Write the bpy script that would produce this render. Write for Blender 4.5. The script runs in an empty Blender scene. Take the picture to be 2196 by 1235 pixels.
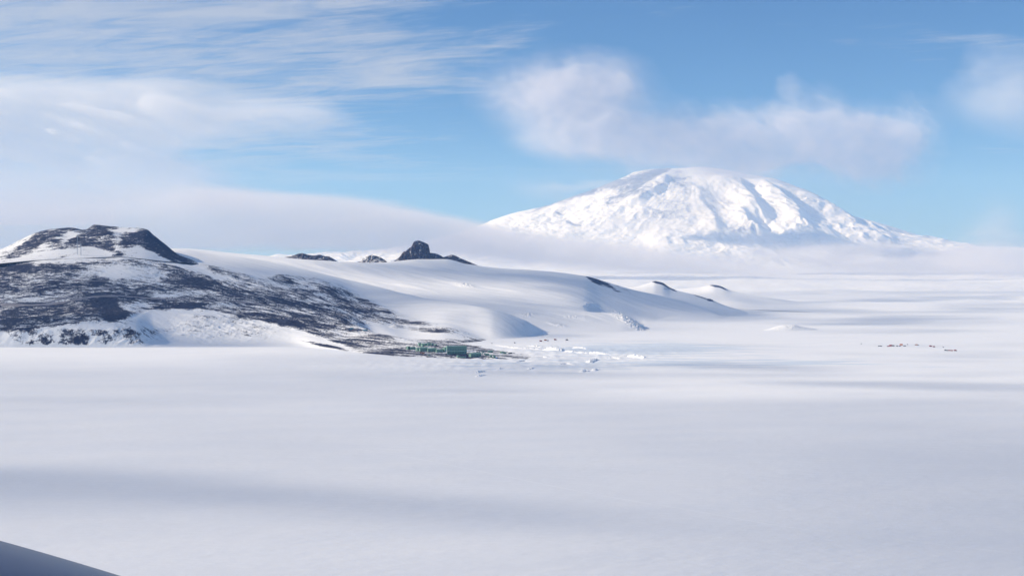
import bpy, math, random
import numpy as np
from math import radians as R

sc = bpy.context.scene
random.seed(7)
# ------------------------------------------------------------------ camera
F, CX, H, CAMZ = 2600.0, 1098.0, 595.0, 200.0      # focal length in photo pixels, horizon row, eye height in metres
cd = bpy.data.cameras.new('camera')
cam = bpy.data.objects.new('camera', cd)
sc.collection.objects.link(cam)
cam.location = (0, 0, CAMZ)
cam.rotation_euler = (R(90), 0, 0)
cd.sensor_width = 36.0
cd.lens = 36.0 * F / 2196
cd.shift_y = -(617.5 - H) / 2196
cd.clip_start = 0.2
cd.clip_end = 400000
sc.camera = cam
# ------------------------------------------------------------------ sky, sun, exposure
SUN_EL, SUN_AZ = R(29), R(-84)       # azimuth clockwise from +Y (straight ahead): sun low on the left, a little beyond
SKY_STRENGTH = 0.088
SUN_STRENGTH = 4.5
world = bpy.data.worlds.new('World')
sc.world = world
world.use_nodes = True
sun_l = bpy.data.lights.new('sun', 'SUN')
sun_l.energy = SUN_STRENGTH
sun_l.angle = R(0.5)
sun_l.color = (1.0, 0.93, 0.84)
sun = bpy.data.objects.new('sun', sun_l)
sc.collection.objects.link(sun)
import mathutils
sd = mathutils.Vector((math.sin(SUN_AZ) * math.cos(SUN_EL), math.cos(SUN_AZ) * math.cos(SUN_EL), math.sin(SUN_EL)))
sun.rotation_euler = sd.to_track_quat('Z', 'Y').to_euler()
sun.location = (0, 0, 6000)
sc.view_settings.view_transform = 'Standard'
sc.view_settings.look = 'None'
sc.view_settings.exposure = 0.05
sc.view_settings.gamma = 1.0
sc.cycles.use_denoising = True
sc.cycles.max_bounces = 12
sc.cycles.diffuse_bounces = 3
sc.cycles.volume_bounces = 10
sc.cycles.transparent_max_bounces = 16


def N(nt, typ, loc=(0, 0), **kw):
    n = nt.nodes.new(typ)
    for k, v in kw.items():
        setattr(n, k, v)
    return n


def setin(n, **kw):
    for k, v in kw.items():
        n.inputs[k.replace('_', ' ')].default_value = v
    return n


def M(nt, op, a, b=None, c=None, clamp=False):
    n = nt.nodes.new('ShaderNodeMath')
    n.operation = op
    n.use_clamp = clamp
    for i, v in enumerate((a, b, c)):
        if v is None:
            continue
        if hasattr(v, 'links'):
            nt.links.new(v, n.inputs[i])
        else:
            n.inputs[i].default_value = v
    return n.outputs[0]


def smooth(nt, v, lo, hi):
    n = nt.nodes.new('ShaderNodeMapRange')
    n.interpolation_type = 'SMOOTHSTEP'
    nt.links.new(v, n.inputs['Value'])
    n.inputs['From Min'].default_value = lo
    n.inputs['From Max'].default_value = hi
    return n.outputs['Result']


def mixc(nt, f, a, b):
    n = nt.nodes.new('ShaderNodeMix')
    n.data_type = 'RGBA'
    for s, v in ((n.inputs[0], f), (n.inputs[6], a), (n.inputs[7], b)):
        if hasattr(v, 'links'):
            nt.links.new(v, s)
        else:
            s.default_value = v if isinstance(v, float) else (*v, 1) if len(v) == 3 else v
    return n.outputs[2]


def noise(nt, vec, scale, detail=5, rough=0.55, dist=0.0):
    n = nt.nodes.new('ShaderNodeTexNoise')
    if vec is not None:
        nt.links.new(vec, n.inputs['Vector'])
    n.inputs['Scale'].default_value = scale
    n.inputs['Detail'].default_value = detail
    n.inputs['Roughness'].default_value = rough
    n.inputs['Distortion'].default_value = dist
    return n.outputs['Fac']


def mapping(nt, vec, scale=(1, 1, 1), rot=(0, 0, 0), loc=(0, 0, 0)):
    n = nt.nodes.new('ShaderNodeMapping')
    nt.links.new(vec, n.inputs['Vector'])
    n.inputs['Scale'].default_value = scale
    n.inputs['Rotation'].default_value = rot
    n.inputs['Location'].default_value = loc
    return n.outputs[0]


def aniso(nt, vec, ang, sx, sy):
    a = mapping(nt, vec, (1, 1, 1), (0, 0, ang))
    return mapping(nt, a, (sx, sy, 1))


# ---- world: physical sky, with thin cirrus as a high layer of the sky
nt = world.node_tree
nt.nodes.clear()
sky = N(nt, 'ShaderNodeTexSky', sky_type='NISHITA', sun_disc=False)
sky.sun_elevation = SUN_EL
sky.sun_rotation = SUN_AZ
sky.altitude = 300
sky.air_density = 1.0
sky.dust_density = 0.3
sky.ozone_density = 3.0
geo = N(nt, 'ShaderNodeTexCoord')
sep = N(nt, 'ShaderNodeSeparateXYZ')
nt.links.new(geo.outputs['Generated'], sep.inputs[0])
az = M(nt, 'ARCTAN2', sep.outputs[0], sep.outputs[1])
el = M(nt, 'ARCSINE', sep.outputs[2])
# high cloud sheet seen in perspective: position where the view ray meets a layer overhead
den = M(nt, 'ADD', M(nt, 'MAXIMUM', sep.outputs[2], 0.0), 0.06)
comb = N(nt, 'ShaderNodeCombineXYZ')
nt.links.new(M(nt, 'DIVIDE', sep.outputs[0], den), comb.inputs[0])
nt.links.new(M(nt, 'DIVIDE', sep.outputs[1], den), comb.inputs[1])
c1 = noise(nt, mapping(nt, comb.outputs[0], (0.5, 1.0, 1), (0, 0, R(24))), 1.0, 8, 0.62, 1.2)
c2 = noise(nt, aniso(nt, comb.outputs[0], R(-70), 4.5, 1.3), 1.5, 8, 0.65, 1.6)
cir = M(nt, 'ADD', M(nt, 'MULTIPLY', c1, 0.7), M(nt, 'MULTIPLY', c2, 0.3))


def azel(px, py):
    return math.atan((px - CX) / F), math.atan((H - py) / F)


# cirrus lies over the left half of the view and thins out to the right
left = smooth(nt, az, azel(1500, 0)[0], azel(300, 0)[0])
thr = M(nt, 'MULTIPLY_ADD', left, -0.21, 0.56)
cmask = smooth(nt, M(nt, 'SUBTRACT', cir, thr), 0.0, 0.22)
cmask = M(nt, 'MULTIPLY', cmask, smooth(nt, el, azel(0, 470)[1], azel(0, 260)[1]))
cmask = M(nt, 'MULTIPLY', cmask, 0.75)
tint = N(nt, 'ShaderNodeMix', data_type='RGBA', blend_type='MULTIPLY')
tint.inputs[0].default_value = 1.0
nt.links.new(sky.outputs[0], tint.inputs[6])
# clear polar air: the yellow of the low sun near the horizon is taken out
hor = smooth(nt, el, -0.02, 0.22)
nt.links.new(mixc(nt, hor, (0.66, 0.92, 1.32), (0.46, 0.72, 1.04)), tint.inputs[7])
col = mixc(nt, cmask, tint.outputs[2], (6.0, 6.4, 7.2))
bg = N(nt, 'ShaderNodeBackground')
bg.inputs['Strength'].default_value = SKY_STRENGTH
nt.links.new(col, bg.inputs[0])
wo = N(nt, 'ShaderNodeOutputWorld')
nt.links.new(bg.outputs[0], wo.inputs[0])

# ------------------------------------------------------------------ helpers
rng = np.random.RandomState(11)
PERM = rng.permutation(1024)
PERM = np.concatenate([PERM, PERM])
GA = rng.rand(1024) * 2 * np.pi
GX, GY = np.cos(GA), np.sin(GA)


def perlin(x, y, seed=0):
    xi = np.floor(x).astype(int)
    yi = np.floor(y).astype(int)
    xf, yf = x - xi, y - yi
    u = xf * xf * xf * (xf * (xf * 6 - 15) + 10)
    v = yf * yf * yf * (yf * (yf * 6 - 15) + 10)

    def g(ix, iy, fx, fy):
        h = PERM[(PERM[(ix + seed * 37) & 1023] + iy) & 1023]
        return GX[h] * fx + GY[h] * fy
    a = g(xi, yi, xf, yf)
    b = g(xi + 1, yi, xf - 1, yf)
    c = g(xi, yi + 1, xf, yf - 1)
    d = g(xi + 1, yi + 1, xf - 1, yf - 1)
    return (a + u * (b - a) + v * ((c + u * (d - c)) - (a + u * (b - a)))) * 1.5


def fbm(x, y, octs=5, gain=0.5, seed=0, ridged=False):
    s = np.zeros(np.broadcast(x, y).shape)
    amp, tot = 1.0, 0.0
    for o in range(octs):
        n = perlin(x, y, seed + o)
        if ridged:
            n = 1 - 2 * np.abs(n)
        s += amp * n
        tot += amp
        amp *= gain
        x, y = x * 2.03 + 5.1, y * 2.03 + 1.7
    return s / tot


def sstep(v, lo, hi):
    t = np.clip((v - lo) / (hi - lo), 0, 1)
    return t * t * (3 - 2 * t)


def pchip(xs, ys, xq):
    xs, ys = np.asarray(xs, float), np.asarray(ys, float)
    h = np.diff(xs)
    d = np.diff(ys) / h
    m = np.zeros_like(ys)
    for i in range(1, len(xs) - 1):
        if d[i - 1] * d[i] > 0:
            w1, w2 = 2 * h[i] + h[i - 1], h[i] + 2 * h[i - 1]
            m[i] = (w1 + w2) / (w1 / d[i - 1] + w2 / d[i])
    m[0], m[-1] = d[0], d[-1]
    xq = np.clip(xq, xs[0], xs[-1])
    k = np.clip(np.searchsorted(xs, xq) - 1, 0, len(xs) - 2)
    t = (xq - xs[k]) / h[k]
    return ((1 + 2 * t) * (1 - t) ** 2 * ys[k] + t * (1 - t) ** 2 * h[k] * m[k]
            + t * t * (3 - 2 * t) * ys[k + 1] + t * t * (t - 1) * h[k] * m[k + 1])


def loft(K, s):
    """K: (n curves, columns). Smooth monotone interpolation across curves at parameters s."""
    n = K.shape[0]
    d = np.diff(K, axis=0)
    m = np.zeros_like(K)
    a, b = d[:-1], d[1:]
    with np.errstate(divide='ignore', invalid='ignore'):
        hm = np.where(a * b > 0, 2 * a * b / (a + b), 0)
    m[1:-1] = hm
    m[0], m[-1] = d[0], d[-1]
    k = np.clip(np.floor(s).astype(int), 0, n - 2)
    t = (s - k)[:, None]
    return ((1 + 2 * t) * (1 - t) ** 2 * K[k] + t * (1 - t) ** 2 * m[k]
            + t * t * (3 - 2 * t) * K[k + 1] + t * t * (t - 1) * m[k + 1])


def zof(y, Y):
    return CAMZ + (H - y) / F * Y


def Xof(x, Y):
    return (x - CX) / F * Y


def proj(X, Y, Z):
    return CX + X / Y * F, H - (Z - CAMZ) / Y * F


def layer(curves, xq, rows):
    """curves: list of lists of (x, y, Y) or (x, None, Y, z), front to back -> X, Y, Z grids of a terrain layer."""
    KY, KZ = [], []
    for c in curves:
        xs = [p[0] for p in c]
        KY.append(pchip(xs, [p[2] for p in c], xq))
        zz = [p[3] if p[1] is None else zof(p[1], p[2]) for p in c]
        KZ.append(pchip(xs, zz, xq))
    KY, KZ = np.array(KY), np.array(KZ)
    s = np.concatenate([np.linspace(i, i + 1, r, endpoint=False) for i, r in enumerate(rows)] + [[len(rows)]])
    Y = loft(KY, s)
    Z = loft(KZ, s)
    X = Xof(xq[None, :], Y)
    return X, Y, Z


def mesh_grid(name, X, Y, Z, attrs=None, mat=None, keep=None, parent=None):
    r, c = X.shape
    co = np.stack([X, Y, Z], -1).reshape(-1, 3).astype(np.float32)
    idx = np.arange(r * c).reshape(r, c)
    f = np.stack([idx[:-1, :-1], idx[:-1, 1:], idx[1:, 1:], idx[1:, :-1]], -1)
    if keep is not None:
        f = f[keep]
    f = f.reshape(-1, 4)
    return raw_mesh(name, co, f, attrs, mat, parent)


def raw_mesh(name, co, f, attrs=None, mat=None, parent=None, smooth_=True):
    me = bpy.data.meshes.new(name)
    me.vertices.add(len(co))
    me.vertices.foreach_set('co', np.asarray(co, np.float32).ravel())
    f = np.asarray(f)
    me.loops.add(f.size)
    me.loops.foreach_set('vertex_index', f.ravel().astype(np.int32))
    me.polygons.add(len(f))
    me.polygons.foreach_set('loop_start', (np.arange(len(f)) * f.shape[1]).astype(np.int32))
    me.polygons.foreach_set('loop_total', np.full(len(f), f.shape[1], np.int32))
    me.polygons.foreach_set('use_smooth', np.full(len(f), smooth_))
    for k, v in (attrs or {}).items():
        at = me.attributes.new(k, 'FLOAT', 'POINT')
        at.data.foreach_set('value', np.asarray(v, np.float32).ravel())
    me.update(calc_edges=True)
    me.validate()
    o = bpy.data.objects.new(name, me)
    sc.collection.objects.link(o)
    if mat:
        me.materials.append(mat)
    if parent:
        o.parent = parent
    return o


def tag(o, label=None, cat=None, group=None, kind=None):
    if label:
        o['label'] = label
    if cat:
        o['category'] = cat
    if group:
        o['group'] = group
    if kind:
        o['kind'] = kind
    return o


# ------------------------------------------------------------------ materials
SNOW = (0.93, 0.93, 0.935)


def new_mat(name):
    m = bpy.data.materials.new(name)
    m.use_nodes = True
    t = m.node_tree
    t.nodes.clear()
    out = N(t, 'ShaderNodeOutputMaterial')
    b = N(t, 'ShaderNodeBsdfPrincipled')
    t.links.new(b.outputs[0], out.inputs[0])
    return m, t, b


def plain(name, col, rough=0.6, var=0.12, scale=1.5, metal=0.0):
    m, t, b = new_mat(name)
    tc = N(t, 'ShaderNodeTexCoord')
    n = noise(t, tc.outputs['Object'], scale, 4)
    dark = tuple(c * (1 - var * 2) for c in col)
    t.links.new(mixc(t, smooth(t, n, 0.3, 0.7), dark, col), b.inputs['Base Color'])
    b.inputs['Roughness'].default_value = rough
    b.inputs['Metallic'].default_value = metal
    return m


def bump(t, b, h, strength, distance):
    n = N(t, 'ShaderNodeBump')
    n.inputs['Strength'].default_value = strength
    n.inputs['Distance'].default_value = distance
    t.links.new(h, n.inputs['Height'])
    t.links.new(n.outputs[0], b.inputs['Normal'])


def snow_mat(name, scale, bump_d, streak=(1, 1), rot=0.0, ice=False):
    m, t, b = new_mat(name)
    g = N(t, 'ShaderNodeNewGeometry')
    v = aniso(t, g.outputs['Position'], rot, streak[0], streak[1])
    n1 = noise(t, v, scale, 6, 0.6)
    n2 = noise(t, v, scale * 0.13, 4, 0.5)
    c = mixc(t, smooth(t, n2, 0.3, 0.7), (0.89, 0.90, 0.92), SNOW)
    if ice:
        at = N(t, 'ShaderNodeAttribute', attribute_name='ice')
        n3 = noise(t, mapping(t, g.outputs['Position'], (0.25, 1.0, 1), (0, 0, R(-4))), 0.02, 6, 0.6)
        k = smooth(t, M(t, 'ADD', n3, M(t, 'MULTIPLY', at.outputs['Fac'], 0.45)), 0.62, 0.80)
        k = M(t, 'MULTIPLY', k, smooth(t, at.outputs['Fac'], 0.03, 0.15))
        c = mixc(t, k, c, (0.70, 0.77, 0.85))
    t.links.new(c, b.inputs['Base Color'])
    b.inputs['Roughness'].default_value = 0.75
    b.inputs['Specular IOR Level'].default_value = 0.15
    bump(t, b, n1, 1.0, bump_d)
    return m


def rocky_mat(name, s1, rock_a=(0.016, 0.022, 0.052), rock_b=(0.034, 0.034, 0.062), snow_sharp=0.06, bd=1.2, stretch=(1, 1), rot=0.0, lean=None):
    """snow lying over dark volcanic rock: attribute 'rock' is how much bare rock shows"""
    m, t, b = new_mat(name)
    g = N(t, 'ShaderNodeNewGeometry')
    p = aniso(t, g.outputs['Position'], rot, stretch[0], stretch[1])
    at = N(t, 'ShaderNodeAttribute', attribute_name='rock')
    big = noise(t, p, s1, 8, 0.68, 0.3)
    if lean is not None:
        la = N(t, 'ShaderNodeAttribute', attribute_name='lean')
        p2 = aniso(t, g.outputs['Position'], lean, 0.16, 1.0)
        b2 = noise(t, p2, s1 * 1.1, 8, 0.66, 0.4)
        mx_ = N(t, 'ShaderNodeMix')
        t.links.new(la.outputs['Fac'], mx_.inputs[0])
        t.links.new(big, mx_.inputs[2])
        t.links.new(b2, mx_.inputs[3])
        big = mx_.outputs[0]
    fine = noise(t, g.outputs['Position'], s1 * 5, 6, 0.7)
    v = M(t, 'ADD', M(t, 'MULTIPLY', big, 0.60), M(t, 'MULTIPLY', fine, 0.40))
    v = M(t, 'ADD', v, M(t, 'MULTIPLY_ADD', at.outputs['Fac'], 0.38, -0.175))
    fac = smooth(t, v, 0.5 - snow_sharp, 0.5 + snow_sharp)
    fac = M(t, 'MULTIPLY', fac, smooth(t, at.outputs['Fac'], 0.0, 0.12))
    rc = mixc(t, smooth(t, noise(t, g.outputs['Position'], s1 * 3, 4), 0.35, 0.65), rock_a, rock_b)
    t.links.new(mixc(t, fac, SNOW, rc), b.inputs['Base Color'])
    b.inputs['Roughness'].default_value = 0.85
    b.inputs['Specular IOR Level'].default_value = 0.1
    hgt = M(t, 'ADD', big, M(t, 'MULTIPLY', fine, 0.25))
    bump(t, b, hgt, 1.0, bd)
    return m


m_ice = snow_mat('sea_ice_snow', 0.10, 0.9, (0.4, 1.0), R(-14), ice=True)
m_slope = snow_mat('snow_slope', 0.03, 1.5, (1.0, 0.35), R(28))
m_rocky = rocky_mat('rock_and_snow', 0.036, lean=R(47), stretch=(0.6, 1.0), rot=R(12), bd=1.8, snow_sharp=0.05)
m_crater = rocky_mat('crater_rock', 0.034, stretch=(0.6, 1.0), rot=R(-20), bd=1.8, snow_sharp=0.05)
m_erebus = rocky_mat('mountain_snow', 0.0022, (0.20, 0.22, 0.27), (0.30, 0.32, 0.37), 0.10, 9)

# ------------------------------------------------------------------ sea ice: one sheet to the horizon
xs = np.concatenate([np.linspace(-9000, -500, 60, endpoint=False), np.linspace(-500, 2700, 760), np.linspace(2700, 11000, 60)[1:]])
inv = np.concatenate([np.linspace(1 / 60., 1 / 700., 60, endpoint=False), np.linspace(1 / 700., 1 / 9000., 560, endpoint=False),
                      np.geomspace(1 / 9000., 1 / 160000., 240)])
Yg = (1 / inv)[:, None] * np.ones((1, len(xs)))
Xg = Xof(xs[None, :], Yg)


def ice_height(X, Y):
    near = 0.17 * fbm((X + .3 * Y) / 26, (Y - .3 * X) / 10, 4, .6, seed=2) * (1 - sstep(Y, 2200, 3200)) * (.4 + 1.6 * sstep(fbm(X / 240, Y / 130, 3, seed=6), -.2, .4)) + 0.45 * fbm(X / 160, Y / 60, 4, seed=3) + 0.9 * fbm(X / 900, Y / 300, 3, seed=5)
    far = sstep(Y, 4500, 12000)
    return near * (1 - far * 0.3) + far * (50 * fbm(X / 3000, Y / 1000, 6, .55, seed=8) + 75 * fbm(X / 9000 + 3, Y / 5200, 3, seed=9) * sstep(Y, 9000, 20000)) - far * 4 \
        + 330 * np.clip((Y - 12500) / 13500, 0, 1.15) ** 2 * (1 + .35 * fbm(X / 5200, Y / 4200, 4, seed=12)) + sstep(Y, 13000, 17000) * 26 * fbm(X / 900, Y / 700, 5, .6, seed=13) * (1 - sstep(Y, 26000, 30000))


Zg = ice_height(Xg, Yg)
pxg, pyg = proj(Xg, Yg, Zg)
rub = np.exp(-((pxg - 1180) / 230) ** 2 - ((pyg - 772) / 24) ** 2) + .6 * np.exp(-((pxg - 1330) / 200) ** 2 - ((pyg - 752) / 12) ** 2) + .5 * np.exp(-((pxg - 900) / 260) ** 2 - ((pyg - 782) / 14) ** 2)
Zg = Zg + 1.0 * rub * (1.3 * fbm(Xg / 38, Yg / 30, 4, seed=14) + 1.0 * np.clip(fbm(Xg / 55, Yg / 24, 3, seed=15, ridged=True) - .35, 0, 1) * 4)
ice = np.exp(-((pxg - 1390) / 230) ** 2 - ((pyg - 748) / 13) ** 2) + 0.55 * np.exp(-((pxg - 1600) / 420) ** 2 - ((pyg - 778) / 12) ** 2) \
    + 0.3 * np.exp(-((pxg - 1100) / 330) ** 2 - ((pyg - 785) / 22) ** 2)
tag(mesh_grid('sea_ice', Xg, Yg, Zg, {'ice': ice}, m_ice), kind='structure')

# ------------------------------------------------------------------ near peninsula: rocky slope, bowl, spit, snow slope beyond
C = []
C.append([(-300, None, 3470, -3), (640, None, 3460, -3), (700, None, 3330, -3), (770, None, 3215, -3), (850, None, 3060, -3), (950, None, 2990, -3), (1050, None, 2950, -3), (1130, None, 2960, -3), (1200, None, 2960, -8)])
C.append([(-300, 716, 3515), (0, 716, 3515), (40, 703, 3518), (150, 696, 3520), (240, 698, 3525), (290, 706, 3535), (330, 727, 3570), (380, 737, 3600), (480, 738, 3620), (560, 736, 3620), (620, 737, 3590), (680, 743, 3450), (740, 752, 3300), (800, 756, 3190), (900, 760, 3090), (1000, 764, 3030), (1130, None, 2990, 0.5), (1200, None, 2990, -8)])
C.append([(-300, 680, 3800), (0, 682, 3760), (100, 676, 3780), (200, 655, 3950), (260, 653, 4030), (330, 662, 4060), (440, 666, 4010), (520, 684, 3900), (580, 697, 3800), (640, 710, 3690), (700, 729, 3530), (770, 745, 3360), (850, 751, 3240), (950, 755, 3160), (1050, 760, 3100), (1130, None, 3030, 1.5), (1200, None, 3030, -8)])
C.append([(-300, 652, 4150), (0, 652, 4120), (120, 650, 4120), (190, 638, 4170), (230, 635, 4220), (300, 638, 4280), (400, 642, 4280), (500, 646, 4250), (600, 657, 4200), (700, 683, 4000), (760, 702, 3800), (820, 718, 3620), (870, 729, 3490), (960, 743, 3330), (1050, 755, 3200), (1130, None, 3090, 1.2), (1200, None, 3090, -8)])
C.append([(-300, 600, 4650), (0, 603, 4600), (120, 590, 4620), (260, 590, 4650), (400, 606, 4680), (500, 618, 4650), (600, 634, 4550), (700, 660, 4350), (760, 692, 4080), (820, None, 3850, 4), (870, None, 3700, 2), (960, None, 3600, 1), (1050, None, 3500, -1), (1130, None, 3400, -4), (1200, None, 3400, -8)])
C.append([(-300, 575, 4950), (0, 566, 4950), (100, 553, 4980), (170, 551, 4980), (260, 551, 4980), (350, 563, 4980), (450, 580, 5000), (550, 598, 4980), (650, 625, 4850), (700, 640, 4750), (760, 668, 4500), (820, 703, 4100), (880, 728, 3820), (960, None, 3680, 1), (1050, None, 3750, -2), (1130, None, 4000, -3), (1180, None, 4300, -3), (1200, None, 4500, -8)])
C.append([(-300, 560, 5400), (0, 548, 5400), (100, 546, 5400), (260, 545, 5400), (350, 550, 5400), (450, 562, 5450), (550, 576, 5450), (620, 588, 5400), (700, 606, 5250), (760, 636, 5050), (820, 660, 4750), (880, 682, 4400), (960, 701, 4050), (1050, 728, 3920), (1130, 723, 4060), (1175, 713, 4400), (1200, None, 4600, -4)])
C.append([(-300, 560, 6000), (0, 548, 6000), (260, 545, 6000), (380, 534, 6300), (450, 543, 6300), (520, 552, 6250), (640, 575, 6100), (760, 603, 5900), (900, 637, 5100), (1000, 652, 4600), (1060, 664, 4340), (1120, 685, 4310), (1175, 711, 4450), (1200, None, 4700, -6)])
C.append([(-300, None, 7400, 60), (380, None, 7300, 150), (640, None, 7000, 120), (900, None, 6500, 20), (1060, None, 6000, -20), (1200, None, 5500, -30)])
xq = np.linspace(-300, 1195, 1250)
X, Y, Z = layer(C, xq, [36, 70, 70, 80, 70, 70, 60, 14])
px, py = proj(X, Y, Z)


def blobs(px, py, lst):
    s = np.zeros(px.shape)
    for (x, y, rx, ry, v, *a) in lst:
        th = R(a[0]) if a else 0.0
        dx, dy = px - x, py - y
        u = (dx * math.cos(th) + dy * math.sin(th)) / rx
        w = (-dx * math.sin(th) + dy * math.cos(th)) / ry
        s += v * np.exp(-(u * u + w * w) ** 1.5)
    return s


up = pchip([-300, 0, 260, 385, 500, 560, 620, 700, 800, 870, 960, 1010, 1200], [551, 549, 548, 556, 574, 590, 580, 597, 642, 676, 697, 712, 770], px)
lo = pchip([-300, 0, 150, 240, 300, 340, 440, 520, 640, 700, 770, 860, 1200], [716, 712, 696, 690, 672, 664, 667, 684, 710, 729, 754, 780, 790], px)
opx, opy = px, py
px = px + 16 * fbm(X / 70, Y / 70, 5, .6, seed=27)
py = py + 5 * fbm(X / 60 + 9, Y / 60, 5, .6, seed=28)
cov = 0.51 * sstep(py, up - 6, up + 16) * (1 - sstep(py, lo - 5, lo + 5))
cov += blobs(px, py, [(90, 610, 180, 40, 0.06), (60, 690, 150, 22, 0.14), (150, 660, 120, 14, 0.10), (280, 632, 90, 14, 0.06), (150, 551, 260, 4, -.35), (50, 560, 110, 8, -.4), (60, 640, 120, 12, -.1),
                      (140, 560, 160, 9, 0.12), (60, 572, 80, 10, .15), (240, 583, 60, 16, -0.40), (320, 590, 40, 14, -.2),
                      (210, 600, 18, 16, .3), (420, 575, 90, 7, -0.35, 20), (360, 556, 60, 9, -.3, 25),
                      (450, 615, 130, 12, 0.12, 12), (640, 655, 60, 7, 0.22, 15), (735, 690, 46, 5, 0.10, 22), (600, 670, 120, 18, .04, 15), (840, 715, 90, 10, -.12, 20),
                      (650, 600, 70, 12, -0.22, 25), (700, 625, 70, 8, .15, 28), (560, 600, 90, 8, -.15, 20),
                      (350, 634, 35, 4, -.3), (390, 655, 60, 5, .2, 5), (290, 655, 40, 8, -.2), (225, 655, 40, 14, .35, 30)])
# shaded cliff at the shore, its gullies bare
px, py = opx, opy
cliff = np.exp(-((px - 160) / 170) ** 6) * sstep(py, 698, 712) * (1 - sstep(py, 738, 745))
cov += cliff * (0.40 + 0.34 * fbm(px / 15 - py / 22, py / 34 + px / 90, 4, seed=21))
# thin rock in the bowl, and the low scarp right of it
cov += blobs(px, py, [(470, 705, 130, 28, 0.36), (560, 715, 60, 14, .1), (250, 680, 60, 22, .38, 45), (320, 705, 40, 12, .2, 35), (375, 662, 60, 5, .3),
                      (700, 742, 68, 4, .62, 12), (430, 678, 60, 5, .2, 8)])
# shaded scarp behind the base
cov += blobs(px, py, [(890, 713, 95, 11, -.75, 6), (908, 710, 52, 6.5, .62, 4), (850, 704, 16, 5, .4)])
cov += blobs(px, py, [(950, 756, 110, 12, .22)])
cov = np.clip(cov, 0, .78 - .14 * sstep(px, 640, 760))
spit = sstep(px, 800, 880) * (1 - sstep(px, 1060, 1120)) * (Y < 3450)
cov = np.where(Y < 3450, np.clip(cov - 0.10 * spit, 0, 1), cov)
rough = sstep(cov, 0.05, 0.5)
big = fbm(X / 190 + 0.2 * Y / 190, Y / 160, 6, 0.55, seed=31)
dz = rough * (11 * big + 5 * sstep(px, 330, 480) * fbm((X - Y) / 520, (X + Y) / 60, 4, seed=32, ridged=True) + 2.2 * fbm(X / 26, Y / 26, 4, seed=33, ridged=True)) + (1 - rough) * (4.2 * fbm((X - 0.9 * Y) / 900, (Y * .9 + X) / 110, 4, seed=35) + 1.0 * fbm((X - 0.9 * Y) / 260, (Y * .9 + X) / 30, 3, seed=45))
amp = sstep(Z, 0, 45) * 0.92 + 0.08 + 0.1 * rough * (Z > 1)
dz *= amp
# gullies down the shore cliff
dz += cliff * (5 * fbm(X / 60 - Z / 50, Z / 45, 4, seed=37, ridged=True) + 1.5 * fbm(X / 14 - Z / 20, Z / 18, 3, seed=36))
# soft lumps in the bowl
bowl = blobs(px, py, [(470, 705, 160, 34, 1.0)])
dz += bowl * (5 * fbm(X / 70, Y / 60, 4, seed=38) + 1.4 * fbm(X / 14, Y / 18, 3, seed=39))
Z = Z + dz
cov = cov + 0.25 * rough * np.clip(big, -.6, .6)
cov = np.where((px < 420) & (Y > 4985), np.minimum(cov, .12), cov)
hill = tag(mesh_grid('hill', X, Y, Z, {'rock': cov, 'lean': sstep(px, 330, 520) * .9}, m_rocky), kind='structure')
HX, HY, HZ, HXQ = X, Y, Z, xq

# ------------------------------------------------------------------ the dark crater cone on top of it
C = []
C.append([(-320, 590, 4700), (-60, 570, 4780), (0, 562, 4850), (110, 553, 4900), (190, 550, 4920), (250, 548, 4940), (300, 552, 4950), (360, 560, 5000), (400, 564, 5080), (440, 572, 5150)])
C.append([(-320, 570, 5000), (-60, 556, 5030), (0, 546, 5060), (60, 535, 5080), (130, 526, 5080), (200, 530, 5080), (225, 534, 5060), (260, 527, 5080), (310, 530, 5100), (350, 540, 5120), (385, 551, 5160), (410, 559, 5220), (440, 574, 5260)])
C.append([(-320, 556, 5200), (-60, 543, 5240), (0, 536, 5240), (40, 520, 5260), (80, 505, 5270), (110, 500, 5280), (150, 504, 5280), (190, 503, 5280), (230, 499, 5290), (270, 505, 5280), (305, 506, 5280), (330, 514, 5290), (355, 528, 5300), (385, 549, 5330), (410, 558, 5380), (440, 580, 5400)])
C.append([(-320, 552, 5400), (-60, 540, 5400), (0, 535, 5400), (40, 517, 5420), (80, 500, 5440), (110, 492.5, 5450), (150, 490, 5450), (180, 494, 5460), (200, 495, 5460), (250, 496, 5440), (300, 496, 5420), (315, 496, 5400), (330, 507, 5400), (355, 525, 5400), (385, 549, 5420), (410, 559, 5450), (440, 590, 5480)])
C.append([(-320, 552, 5600), (-60, 541, 5600), (0, 538, 5600), (40, 522, 5650), (80, 508, 5680), (110, 499, 5700), (150, 498, 5700), (182, 495, 5700), (203, 483.5, 5700), (225, 485.5, 5700), (250, 488.5, 5690), (300, 490.5, 5640), (315, 494, 5600), (330, 507, 5560), (355, 526, 5540), (385, 553, 5540), (410, 570, 5560), (440, 600, 5560)])
C.append([(-320, 640, 6500), (0, 620, 6500), (200, 560, 6500), (315, 570, 6400), (440, 640, 6200)])
xq = np.linspace(-320, 438, 700)
X, Y, Z = layer(C, xq, [60, 70, 60, 60, 40])
px, py = proj(X, Y, Z)
opx, opy = px, py
px = px + 14 * fbm(X / 60, Y / 60, 5, .6, seed=47)
py = py + 7 * fbm(X / 50 + 9, Y / 50, 5, .6, seed=48)
cov = 0.30 + 0.40 * sstep(px, 60, 110) * (1 - sstep(py, 520, 536)) + 0 * px
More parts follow.
